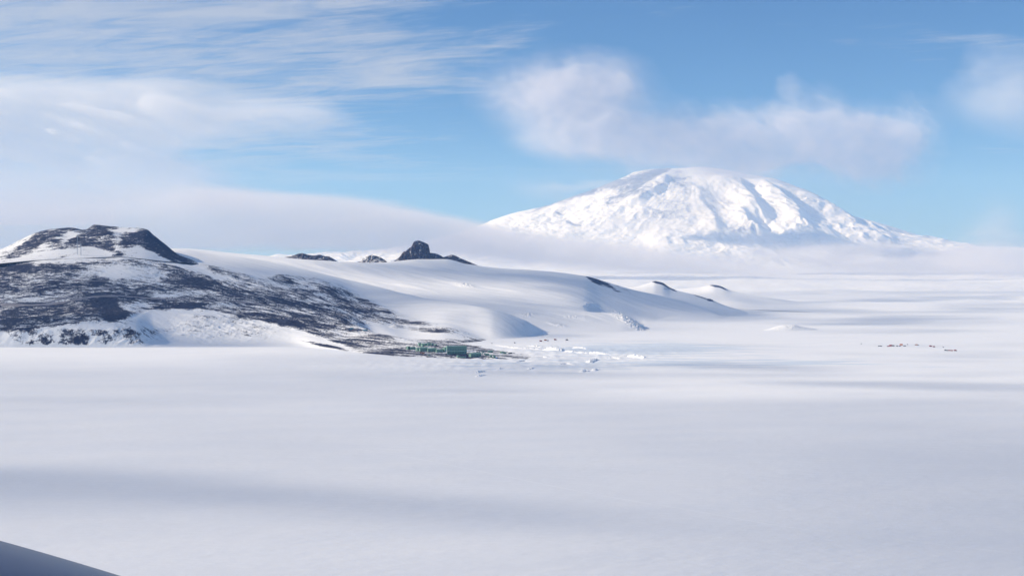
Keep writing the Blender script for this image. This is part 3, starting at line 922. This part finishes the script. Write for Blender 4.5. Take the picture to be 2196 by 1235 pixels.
G = 'green station buildings on the rocky spit'
bl = [
    (955, 1001, 752, 8.5, 20, 'largest building, a long dark green two-storey hall at the right of the cluster', 'cap', 14),
    (958, 1001, 759, 6.0, 12, 'long low green wing in front of the largest green hall', 'flat', 6),
    (949, 957, 755, 9.5, 9, 'yellow-green block standing at the left end of the largest hall', 'flat', 40),
    (934, 950, 755.5, 5.5, 9, 'mid green building touching the left end of the yellow-green block', 'pitch', 20),
    (916, 936, 754.5, 6.5, 10, 'grey-green long building left of centre in the front row', 'pitch', 15),
    (898, 917, 753.5, 7.0, 11, 'green gabled building with a dark right end in the front row', 'pitch', 22),
    (891, 899, 753, 7.5, 8, 'small lime green building between the two left front buildings', 'flat', 40),
    (878, 891, 749.5, 5.5, 8, 'teal building second from the left end of the front row', 'flat', 18),
    (871, 879, 749.5, 6.5, 7, 'bright lime building at the far left end of the front row', 'flat', 45),
    (896, 903, 742, 6, 7, 'leftmost building of the upper row on the slope edge', 'pitch', 30),
    (902, 909, 744, 6.5, 8, 'lime green building below the leftmost of the upper row', 'pitch', 35),
    (908, 916, 741.5, 5, 8, 'second green building in the upper row', 'flat', 20),
    (915, 924, 742, 5.5, 8, 'third and widest green building in the upper row', 'pitch', 25),
    (924, 930, 740.5, 4, 6, 'dark green shed fourth in the upper row', 'flat', 15),
    (931, 937, 741.5, 3.5, 6, 'pale green shed fifth in the upper row', 'flat', 30),
    (1005, 1032, 765, 6.5, 12, 'green building with a yellow-green left end standing alone right of the cluster', 'pitch', 30),
    (979, 986, 766.5, 4.5, 6, 'square green hut on the low shore below the largest hall', 'flat', 25),
    (986, 999, 767.5, 2.8, 5, 'row-shaped low green hut right of the square hut', 'flat', 6),
    (1040, 1049, 762, 3, 5, 'low green hut left of the two upright huts near the spit tip', 'pitch', 5),
    (1050, 1055, 766, 4.5, 5, 'left one of two upright dark green huts near the spit tip', 'pitch', 20),
    (1057, 1063, 767.5, 4.5, 5, 'right one of two upright dark green huts near the spit tip', 'pitch', 20),
    (1034, 1038, 759.5, 3.5, 4, 'tiny dark green hut beside the small white hut', 'flat', 20),
    (1046, 1057, 756, 3.0, 5, 'dull green hut with a dark base behind the vehicle line', 'pitch', 10),
    (1072, 1080, 757.5, 3.5, 6, 'pale green hut near the far tip of the spit', 'flat', 60),
    (1079, 1086, 758.5, 3, 5, 'dark teal hut next to the pale green hut at the spit tip', 'flat', 8),
    (917, 922, 762.5, 2, 4, 'tiny low green shed by the shore track', 'flat', 10),
]
for x0, x1, yb, hp, dp, lab, rf, rz in bl:
    building(x0, x1, yb, hp, dp, lab, None, rf, rz, group=G)
building(1036, 1041, 760.5, 3.5, 4, 'small white hut on the rocky spit right of the lone green building', m_white, 'flat', 20, roofm=m_white)
building(1063, 1067, 769.5, 3.5, 4, 'small blue hut at the shore end of the hut row', m_blue, 'flat', 20, roofm=m_blue)
building(1090, 1098, 758.5, 2.5, 4, 'dark grey hut at the far right tip of the spit', m_dark, 'flat', 10, roofm=m_grey)
building(1021, 1030, 755, 1.8, 5, 'low grey store behind the lone green building', m_grey, 'flat', 8, roofm=m_grey)
building(1032, 1041, 755.5, 2.2, 5, 'grey-green store right of the low grey store', m_grey, 'flat', 8)
building(750, 758, 706, 2.4, 5, 'small turquoise shed on the dark slope above the base, the left one', m_teal, 'pitch', 12, roofm=m_teal, group='turquoise sheds on the slope')
building(778, 788, 709.5, 2.2, 5, 'small turquoise shed on the dark slope above the base, the right one', m_teal, 'pitch', 12, roofm=m_teal, group='turquoise sheds on the slope')


def container(x, y, w_px, mat, label, rz=10, group=None, h_=2.6):
    X_, Y_, Z_ = hit(x, y)
    L = w_px * Y_ / F
    e = tag(empty('shipping_container', (X_, Y_, Z_), R(rz)), label, 'container', group)
    MB().box(-L / 2, L / 2, -1.25, 1.25, .05, h_).build('body', mat, e)
    f_ = MB()
    for sx in (-1, 1):
        for sy in (-1, 1):
            f_.box(sx * L / 2 - .15, sx * L / 2 + .15, sy * 1.3 - .12, sy * 1.3 + .12, 0, h_ + .08)
    f_.build('frame', m_dark, e)
    MB().box(-L / 2 - .06, -L / 2 + .02, -1.0, 1.0, .2, h_ - .2).build('door', m_grey, e)
    return e


container(903, 757.5, 5, m_orange, 'orange container by the shore below the green base, left of two', 8, 'orange containers by the shore')
container(908, 758, 5, m_orange, 'brownish orange container by the shore, right of two', 3, 'orange containers by the shore')


def make_vehicle(mat, scale=1.0):
    """over-snow tracked carrier: two tracks, body, cab, glass"""
    e = empty('snow_vehicle', (0, 0, 0))
    k = scale
    MB().prism([(-3.2 * k, .9 * k), (2.9 * k, .9 * k), (2.9 * k, 1.9 * k), (1.7 * k, 2.0 * k), (1.2 * k, 3.0 * k), (-3.2 * k, 3.1 * k)], -1.25 * k, 1.25 * k).build('body', mat, e)
    MB().prism([(1.3 * k, 2.1 * k), (1.66 * k, 2.08 * k), (1.22 * k, 2.92 * k), (.9 * k, 2.9 * k)], -1.29 * k, 1.29 * k).build('windscreen', m_glass, e)
    for x in (-2.4, -1.2, 0.0):
        MB().box(x * k, (x + .8) * k, -1.30 * k, -1.2 * k, 2.1 * k, 2.7 * k).build('window', m_glass, e)
    for sy in (-1, 1):
        MB().prism([(-3.3 * k, .35 * k), (-2.7 * k, 0), (2.4 * k, 0), (3.1 * k, .45 * k), (2.7 * k, .95 * k), (-3.1 * k, .95 * k)], sy * .95 * k - .38 * k, sy * .95 * k + .38 * k).build('track', m_rubber, e)
    return e


protos = {}


def copy_tree(o, parent=None):
    c_ = o.copy()
    sc.collection.objects.link(c_)
    c_.parent = parent
    for ch in list(o.children):
        copy_tree(ch, c_)
    return c_


def vehicle(x, y, mat, label, group, rz=0, w_px=5):
    X_, Y_, Z_ = hit(x, y)
    if mat.name not in protos:
        e = make_vehicle(mat)
        protos[mat.name] = e
    else:
        e = copy_tree(protos[mat.name])
    s_ = w_px * Y_ / F / 6.4
    e.location = (X_, Y_, Z_ - .1)
    e.rotation_euler = (0, 0, R(rz))
    e.scale = (s_, s_, s_)
    return tag(e, label, 'snow vehicle', group)


def make_tent(X_, Y_, Z_, L, w_, h_, mat, label, rz, group):
    e = tag(empty('tent', (X_, Y_, Z_), R(rz)), label, 'tent', group)
    prof = [(-w_ / 2 * math.cos(a_), h_ * math.sin(a_)) for a_ in np.linspace(0, math.pi, 11)]
    b_ = MB().prism(prof, -L / 2, L / 2)
    o = b_.build('canopy', mat, e)
    MB().box(-.5, .5, -L / 2 - .06, -L / 2 + .05, 0, h_ * .7).build('door', m_dark, e)
    return e


RG = 'red vehicles parked on the sea ice beyond the pressure ridges'
vehicle(1160, 732, m_red, 'dark red snow vehicle on the ice, leftmost of the three beyond the ridges', RG, 5, 6)
vehicle(1170, 730.5, m_orange, 'orange-red snow vehicle next right of the leftmost red one', RG, -10, 6)
vehicle(1175, 731, m_dark, 'dark snow vehicle touching the orange-red one on the ice', RG, 20, 4)
vehicle(1191, 729.5, m_red, 'lone rust red snow vehicle beyond the tallest ice jumble', RG, 0, 6)
vehicle(1216, 730, m_grey, 'grey-violet snow vehicle farthest right of the group beyond the ridges', RG, 0, 6)
vehicle(1104, 735.5, m_dark, 'small dark snow vehicle alone on the bright ice right of the shadowed bay', RG, 60, 4)
vehicle(1055, 736.5, m_dark, 'tiny dark snow vehicle at the edge of the shadowed bay', RG, 60, 3)
PG = 'camp huts and vehicles on the open ice at the right'
vehicle(1847, 737.5, m_dark, 'single dark snow vehicle far left of the camp on the open ice', PG, 50, 3)
vehicle(1885, 742.5, m_grey, 'grey snow vehicle at the left end of the camp', PG, 0, 4)
vehicle(1889.5, 742.5, m_dark, 'black snow vehicle just right of the grey one at the camp\'s left end', PG, 0, 4)
container(1905, 743, 5, m_red, 'low red container left of the tallest red hut in the camp', 4, PG)
building(1908, 1913, 742.5, 2.8, 5, 'tallest red hut in the middle of the camp on the ice', m_red, 'pitch', 10, roofm=m_red, group=PG)
vehicle(1916, 742, m_dark, 'dark snow vehicle touching the right side of the tallest red hut', PG, 0, 5)
container(1924, 742.5, 4, m_grey, 'grey container in the middle of the camp', 0, PG)
vehicle(1930, 742.6, m_blue, 'dark blue snow vehicle in front of the orange tent', PG, 5, 4)
X_, Y_, Z_ = hit(1932.5, 740)
make_tent(X_, Y_, Z_, 8, 9, 4.0, m_orange, 'pale orange tent behind the dark blue vehicle in the camp', 80, PG)
container(1940, 742.3, 5, m_grey, 'pale grey container right of the orange tent', 0, PG)
vehicle(1946, 739, m_grey, 'small faint grey vehicle set back behind the camp', PG, 30, 3)
container(1965, 740, 6, m_orange, 'orange container standing by itself between the camp halves', 3, PG)
vehicle(1969.5, 740.3, m_grey, 'blue-grey vehicle parked at the end of the lone orange container', PG, 0, 3)
vehicle(1996, 743, m_red, 'dull red vehicle left of the pair in the right half of the camp', PG, 0, 6)
vehicle(2003, 744, m_red, 'dull red vehicle right of the pair in the right half of the camp', PG, 10, 5)
vehicle(2023, 744.7, m_dark, 'small dark vehicle above the row of red huts', PG, 0, 3)
vehicle(2028, 752, m_dark, 'black vehicle at the left end of the nearest row', PG, 0, 5)
vehicle(2032, 752.3, m_grey, 'dark grey vehicle second in the nearest row', PG, 0, 4)
container(2036, 752.3, 5, m_red, 'red container in the middle of the nearest row', 0, PG)
container(2041, 752.6, 4.5, m_red, 'red container at the right end of the nearest row', 0, PG)
vehicle(2049, 752.6, m_red, 'red vehicle standing just off the right end of the nearest row', PG, 0, 6)

# radio masts on the shoulder below the crater


def mast(x, y, hpx, label):
    X_, Y_, Z_ = hit(x, y)
    h_ = hpx * Y_ / F
    e = tag(empty('radio_mast', (X_, Y_, Z_ - 1)), label, 'mast', 'radio masts on the shoulder below the crater hill')
    w_ = 1.7
    cs = [(-w_, -w_ * .6), (w_, -w_ * .6), (0, w_)]
    tw = MB()
    for (a_, b_) in cs:
        tw.rod((a_, b_, 0), (a_ * .7, b_ * .7, h_), .32)
    tw.build('tower', m_steel, e)
    br = MB()
    n = int(h_ / 4)
    for i in range(n):
        z0, z1 = i * h_ / n, (i + 1) * h_ / n
        for k in range(3):
            a_, b_ = cs[k], cs[(k + 1) % 3]
            br.rod((a_[0] * .85, a_[1] * .85, z0), (b_[0] * .85, b_[1] * .85, z1), .14, 4)
    br.build('brace', m_steel, e)
    MB().rod((0, 0, h_), (0, 0, h_ + 5), .2).build('antenna', m_steel, e)
    MB().box(-3, 3, -2, 2, 0, 2.5).build('base', m_dark, e)
    return e


mast(112, 551, 32, 'left radio mast, standing apart on the snowy shoulder')
mast(166, 551.5, 46, 'middle and tallest radio mast below the snow patch')
mast(173.5, 552, 30, 'right radio mast close beside the tallest one')
X_, Y_, Z_ = hit(261, 549.5)
e = tag(empty('radome', (X_, Y_, Z_)), 'small pinkish white dome on the shoulder right of the masts', 'radome')
d_ = MB()
nr, nc = 10, 18
rr = 4.6
for i in range(nr + 1):
    ph = -0.5 + (math.pi / 2 + 0.5) * i / nr
    for j in range(nc):
        th_ = 2 * math.pi * j / nc
        d_.v.append((rr * math.cos(ph) * math.cos(th_), rr * math.cos(ph) * math.sin(th_), 4.2 + rr * math.sin(ph)))
for i in range(nr):
    for j in range(nc):
        a_, b_ = i * nc + j, i * nc + (j + 1) % nc
        d_.f.append((a_, b_, b_ + nc, a_ + nc))
o = d_.build('dome', m_pink, e)
MB().rod((0, 0, -1), (0, 0, 2.2), 3.6, 16).build('base', m_grey, e)

# ------------------------------------------------------------------ part of the aircraft the photograph was taken from
m_wing = plain('aircraft_paint', (0.060, 0.090, 0.18), 0.32, 0.03, 0.5)
a = mathutils.Vector((Xof(-420, 3.0), 3.0, zof(1100, 3.0)))
b = mathutils.Vector((Xof(420, 3.0), 3.0, zof(1384, 3.0)))
ax = (b - a)
Lw = ax.length
ax.normalize()
upv = mathutils.Vector((0, 0, 1))
sidev = ax.cross(upv).normalized()
upn = sidev.cross(ax).normalized()
wv, wf = [], []
nu, nv = 40, 40
for i in range(nu + 1):
    t_ = -0.8 + 2.2 * i / nu
    base_ = a + ax * (t_ * Lw)
    taper = 1.0 + 0.10 * math.sin(t_ * 1.5) - .05 * (t_ - .5) ** 2
    for j in range(nv):
        an = 2 * math.pi * j / nv
        r1, r2 = 0.62 * taper, 0.34 * taper
        cx_, cy_ = math.cos(an), math.sin(an)
        off = sidev * (math.copysign(abs(cx_) ** 0.9, cx_) * r1) + upn * (math.copysign(abs(cy_) ** 0.9, cy_) * r2 - 0.34)
        wv.append(tuple(base_ + off))
for i in range(nu):
    for j in range(nv):
        a_, b_ = i * nv + j, i * nv + (j + 1) % nv
        wf.append((a_, b_, b_ + nv, a_ + nv))
tag(raw_mesh('aircraft_cowling', wv, wf, None, m_wing), 'dark blue curved edge of the aircraft in the bottom left corner', 'aircraft part')

# ------------------------------------------------------------------ clouds: real volumes whose thickness follows their soft outline


def vol_mat(name, density, color=(1, 1, 1), aniso=0.0):
    m = bpy.data.materials.new(name)
    m.use_nodes = True
    t = m.node_tree
    t.nodes.clear()
    out = N(t, 'ShaderNodeOutputMaterial')
    v = N(t, 'ShaderNodeVolumePrincipled')
    v.inputs['Color'].default_value = (*color, 1)
    v.inputs['Absorption Color'].default_value = (1, 1, 1, 1)
    v.inputs['Density'].default_value = density
    v.inputs['Anisotropy'].default_value = aniso
    t.links.new(v.outputs[0], out.inputs['Volume'])
    return m


def cloud(name, alpha_fn, x0, x1, y0, y1, Yc, dens, mat, step=5.0, slant=0.0, label=None, puff=0.0):
    xs = np.arange(x0, x1 + step, step)
    ys = np.arange(y0, y1 + step, step)
    PX, PY = np.meshgrid(xs, ys)
    a = np.clip(alpha_fn(PX, PY), 0, 0.97)
    T = -np.log(1 - a) / dens
    T[T < 6] = 0
    T[0] = T[-1] = 0
    T[:, 0] = T[:, -1] = 0
    Xc = Xof(PX, Yc)
    Zc = zof(PY, Yc)
    mid = Yc + slant * (PX - x0) + puff * fbm(PX / 90, PY / 60, 3, seed=7)
    Ff, Fb = mid - T / 2, mid + T / 2
    r, c = PX.shape
    n = r * c
    co = np.concatenate([np.stack([Xc, Ff, Zc], -1).reshape(-1, 3), np.stack([Xc, Fb, Zc], -1).reshape(-1, 3)])
    idx = np.arange(n).reshape(r, c)
    back = np.where(T.ravel() > 0, idx.ravel() + n, idx.ravel()).reshape(r, c)
    tp = T > 0
    keep = tp[:-1, :-1] | tp[:-1, 1:] | tp[1:, 1:] | tp[1:, :-1]
    f1 = np.stack([idx[:-1, :-1], idx[1:, :-1], idx[1:, 1:], idx[:-1, 1:]], -1)[keep]
    f2 = np.stack([back[:-1, :-1], back[:-1, 1:], back[1:, 1:], back[1:, :-1]], -1)[keep]
    f = np.concatenate([f1, f2])
    used, inv_ = np.unique(f, return_inverse=True)
    o = raw_mesh(name, co[used], inv_.reshape(f.shape), None, mat)
    return tag(o, label, 'cloud')


def wob(px, py, sx, sy, seed, octs=6, gain=.55):
    return fbm(px / sx, py / sy, octs, gain, seed=seed)


D1 = 1 / 900.0
m_cloud = vol_mat('cloud_vapour', D1, (1.0, 1.0, 1.0), 0.0)
m_grey_cloud = vol_mat('grey_cloud_vapour', D1, (0.90, 0.89, 0.915), 0.0)
m_bank = vol_mat('bank_vapour', D1, (0.89, 0.885, 0.905), 0.0)
m_bank.node_tree.nodes['Principled Volume'].inputs['Absorption Color'].default_value = (0, 0, 0, 1)
m_grey_cloud.node_tree.nodes['Principled Volume'].inputs['Absorption Color'].default_value = (0, 0, 0, 1)


def bank_a(px, py):
    w1 = wob(px, py, 420, 90, 101)
    w2 = wob(px, py + 0.12 * px, 160, 22, 103)
    top = pchip([-700, 0, 350, 540, 700, 850, 960, 1060, 1200, 1400, 1550, 1700, 1850, 2050, 2200, 2900],
                [330, 345, 376, 401, 416, 434, 455, 479, 500, 517, 538, 562, 556, 548, 535, 530], px) + 14 * w1
    bot = pchip([-700, 0, 300, 600, 850, 1060, 1400, 1700, 2196, 2900], [560, 548, 545, 538, 545, 562, 586, 598, 606, 612], px) + 7 * w2
    softt = pchip([-700, 0, 300, 450, 1000, 1600, 2196, 2900], [130, 120, 80, 26, 20, 40, 60, 60], px)
    body = sstep(py, top - 4, top + softt) * (1 - sstep(py, bot - 20, bot + 14))
    thick = pchip([-700, 200, 900, 1400, 1700, 1900, 2900], [.72, .80, .90, .90, .76, .62, .5], px)
    return body * thick * (1 + 0.10 * w2 + 0.06 * w1)


def upper_a(px, py):
    w1 = wob(px, py, 300, 80, 111)
    w2 = wob(px, py - 0.2 * px, 110, 26, 113)
    top = pchip([-700, 0, 150, 330, 480, 560, 680, 830, 900], [150, 155, 158, 160, 196, 200, 205, 292, 330], px) + 24 * w1 + 9 * w2
    bot = pchip([-700, 0, 200, 400, 560, 700, 830, 900], [560, 560, 520, 330, 285, 285, 300, 330], px) + 26 * w1
    b1 = sstep(py, top - 18, top + 60) * (1 - sstep(py, bot - 50, bot + 20)) * (1 - sstep(px, 640, 860)) * .90
    top2 = pchip([-700, 0, 330, 450, 590, 640], [270, 285, 305, 335, 378, 400], px) + 10 * w2
    b2 = sstep(py, top2 - 8, top2 + 45) * (1 - sstep(px, 380, 600) * (1 - sstep(py, 395, 420))) * .9 * (1 - sstep(py, 420, 470)) * (1 - sstep(px, 500, 640))
    return np.maximum(b1, b2) * (1 + .34 * w2 + .24 * w1)


def puff_a(px, py):
    w1 = wob(px, py, 150, 90, 121)
    w2 = wob(px, py, 45, 34, 123, 5)
    qx, qy = px + 34 * w1 + 8 * w2, py + 26 * w1 + 7 * w2
    b = blobs(qx, qy, [(1220, 215, 160, 80, .85, 8), (1290, 170, 90, 50, .45), (1330, 310, 170, 50, .75, 5), (1500, 285, 150, 56, .82), (1600, 330, 140, 48, .75),
                       (1790, 300, 160, 66, .80), (1880, 330, 100, 66, .7), (1740, 250, 70, 60, .35), (1690, 185, 22, 28, .22), (1180, 300, 70, 30, .25),
                       (1580, 358, 90, 20, .38), (1960, 260, 60, 60, .2)])
    return np.clip(b, 0, .80) * (1 + .22 * w2 + .15 * w1) - 0.02


def right_a(px, py):
    w1 = wob(px, py, 120, 90, 131)
    qx, qy = px + 36 * w1, py + 30 * w1
    return blobs(qx, qy, [(2150, 180, 100, 75, .36, -20), (2230, 230, 140, 60, .36)]) * (1 + .3 * w1) - .02


def fog_a(px, py):
    w1 = wob(px, py, 140, 60, 141)
    w2 = wob(px, py, 60, 22, 143)
    qx, qy = px + 30 * w1, py + 18 * w1 + 6 * w2
    return blobs(px, py, [(1500, 430, 340, 110, .13)]) + blobs(qx, qy, [(2140, 500, 60, 60, .28), (2170, 560, 190, 44, .66), (1970, 575, 220, 24, .55), (2060, 545, 90, 24, .3), (1800, 548, 190, 34, .6), (1560, 565, 110, 20, .35), (1650, 530, 90, 24, .3, 15),  # first blob: broad veil added to tone down the bright mountain face
                          (1850, 530, 120, 22, .35), (1165, 410, 70, 22, .16, 10), (1270, 400, 90, 10, .3, -3), (1480, 440, 80, 30, .22), (1400, 480, 150, 20, .22)]) * (1 + .35 * w2)


cloud('cloud_bank', bank_a, -700, 2900, 300, 640, 22500, D1, m_bank, 6, label='long low grey cloud bank stretching across the foot of the white mountain')
cloud('cloud', upper_a, -700, 920, 100, 480, 52000, D1, m_cloud, 6, label='broad pale layered cloud filling the sky above the dark crater hill')
cloud('cloud', puff_a, 980, 2080, 90, 420, 33200, D1, m_grey_cloud, 4, puff=600, label='fluffy lilac cloud hanging over the summit of the white mountain')
cloud('cloud', right_a, 1980, 2500, 60, 340, 52000, D1, m_cloud, 6, label='small faint cloud high at the right edge of the sky')
cloud('fog_patch', fog_a, 1000, 2700, 360, 630, 24800, D1, m_bank, 5, label='thin mist on the lower right flank of the white mountain, with a dimming veil added over its face')


# unseen cloud layer, shaped to cast ice shadow bands and added shade on slopes
def shade(px, py):
    w1 = wob(px, py * 3.0, 420, 160, 151, 4)
    w2 = wob(px, py * 4.0, 200, 60, 153, 4)
    y_ = py + 10 * w1 * np.clip((py - 600) / 200, .1, 2.5)
    d = 0.32 * sstep(y_, 755, 800) * (1 - sstep(px, 900, 1500) * (1 - sstep(y_, 840, 870)))
    d = d + .10 * sstep(px, 1000, 1900) * sstep(y_, 850, 960) + .10 * sstep(px, 1800, 2000) * sstep(y_, 900, 1000)
    c = pchip([-800, 0, 400, 1000, 1400, 1900, 3000], [1005, 1010, 1028, 1085, 1120, 1150, 1200], px)
    low = pchip([-800, 0, 400, 1000, 1400, 1900, 3000], [150, 130, 90, 60, 40, 30, 30], px)
    e_ = sstep(y_, c - 26, c + 12) * (1 - sstep(y_, c + 12, c + low))
    d = d + .34 * e_ * (1 - sstep(px, 900, 1650) * .85)
    d = d - .07 * np.exp(-((y_ - 1195) / 40) ** 2) * (1 - sstep(px, 900, 1500))
    d = d + blobs(px, y_, [(1640, 789, 170, 9, .45, 2), (2020, 827, 360, 11, .48, 1), (1500, 806, 200, 7, .2), (150, 858, 330, 8, .12), (1200, 800, 300, 12, .15), (2100, 760, 120, 9, .2),
                           (1950, 690, 260, 10, .30), (1850, 640, 220, 7, .25), (2150, 655, 160, 6, .3),
                           (800, 770, 300, 12, .18), (1760, 664, 150, 8, .35, 3), (2000, 628, 260, 5, .4), (1600, 632, 160, 4, .25), (2060, 668, 220, 5, .3), (1900, 710, 260, 6, .2)])
    d = d + .10 * w2 * sstep(py, 740, 800) + .26 * sstep(wob(px, py * 4.5, 330, 48, 171, 5), .0, .35) * sstep(py, 715, 745) * (1 - sstep(py, 835, 880)) * sstep(px, 400, 1250) + .08 * w1 - .05 + .42 * sstep(wob(px, py * 5, 420, 70, 161, 5), .02, .40) * (1 - sstep(py, 690, 730)) * sstep(px, 1000, 1500)
    return np.clip(d, 0, .93)


gx = np.concatenate([np.linspace(-900, -100, 20, endpoint=False), np.linspace(-100, 2300, 200), np.linspace(2300, 3200, 20)[1:]])
gy = H + np.geomspace(1000, 27, 300)
PXs, PYs = np.meshgrid(gx, gy)
Yh = CAMZ * F / (PYs - H)
Xh = Xof(PXs, Yh)
d = shade(PXs, PYs)


def patch(X_, Y_, z_, rx, ry, v, rot=0.0):
    # shade meant for a hillside point at height z_: follow the sunbeam down to the level of the ice
    X0 = X_ - sd.x / sd.z * z_
    Y0 = Y_ - sd.y / sd.z * z_
    a_ = R(rot)
    u = ((Xh - X0) * math.cos(a_) + (Yh - Y0) * math.sin(a_)) / rx
    w_ = (-(Xh - X0) * math.sin(a_) + (Yh - Y0) * math.cos(a_)) / ry
    return v * np.exp(-(u * u + w_ * w_) ** 1.4)


near_hill = (Yh > 3480) | (PXs > 1300)
for a_ in [(-1300, 4350, 130, 900, 600, .74), (-1290, 3570, 25, 520, 150, .85), (-420, 5150, 110, 800, 560, .80, -30), (120, 6850, 175, 1000, 520, .84),
           (800, 6050, 50, 480, 620, .66, -20), (1050, 7700, 90, 520, 700, .45, -20), (1500, 9500, 60, 900, 900, .35), (-1900, 4700, 180, 500, 500, -.15), (60, 4150, 20, 160, 180, .5)]:
    d = d + patch(*a_) * (.92 + .45 * fbm(Xh / 340, Yh / 300, 4, seed=181)) * near_hill  # cloud thickened here to add the shade that the slopes' own relief lacks
d = np.clip(d, 0, .9)
d *= sstep(PXs, -900, -400) * (1 - sstep(PXs, 2700, 3200)) * sstep(PYs, gy.min(), gy.min() + 10) * (1 - sstep(PYs, 1400, 1590))
ALT = 4700.0
k = ALT / math.tan(SUN_EL)
Xc = Xh + math.sin(SUN_AZ) * k
Yc = Yh + math.cos(SUN_AZ) * k
D2 = 1 / 260.0
Tt = -np.log(1 - d) / D2 * math.sin(SUN_EL)
Tt[Tt < 2] = 0
Tt[0] = Tt[-1] = 0
Tt[:, 0] = Tt[:, -1] = 0
r_, c_ = Tt.shape
n = r_ * c_
co = np.concatenate([np.stack([Xc, Yc, ALT - Tt * .5], -1).reshape(-1, 3), np.stack([Xc, Yc, ALT + Tt * .5], -1).reshape(-1, 3)])
idx = np.arange(n).reshape(r_, c_)
tp = Tt > 0
bk = np.where(tp.ravel(), idx.ravel() + n, idx.ravel()).reshape(r_, c_)
keep = tp[:-1, :-1] | tp[:-1, 1:] | tp[1:, 1:] | tp[1:, :-1]
f = np.concatenate([np.stack([idx[:-1, :-1], idx[1:, :-1], idx[1:, 1:], idx[:-1, 1:]], -1)[keep],
                    np.stack([bk[:-1, :-1], bk[:-1, 1:], bk[1:, 1:], bk[1:, :-1]], -1)[keep]])
used, iv = np.unique(f, return_inverse=True)
tag(raw_mesh('cloud', co[used], iv.reshape(f.shape), None, vol_mat('shade_cloud_vapour', D2)), 'unseen high cloud layer shaped to throw shade on the ice and slopes', 'cloud')

# ------------------------------------------------------------------ the air itself
hz = 0.9e-5
co = [(x, y, z) for z in (-80, 4300) for (x, y) in ((-30000, -3000), (36000, -3000), (36000, 50000), (-30000, 50000))]
fs = [(0, 3, 2, 1), (4, 5, 6, 7), (0, 1, 5, 4), (1, 2, 6, 5), (2, 3, 7, 6), (3, 0, 4, 7)]
haze = raw_mesh('haze', co, fs, None, vol_mat('air', hz * 2.5, (0.25, 0.50, 1.0), 0.0), smooth_=False)
tag(haze, kind='stuff')
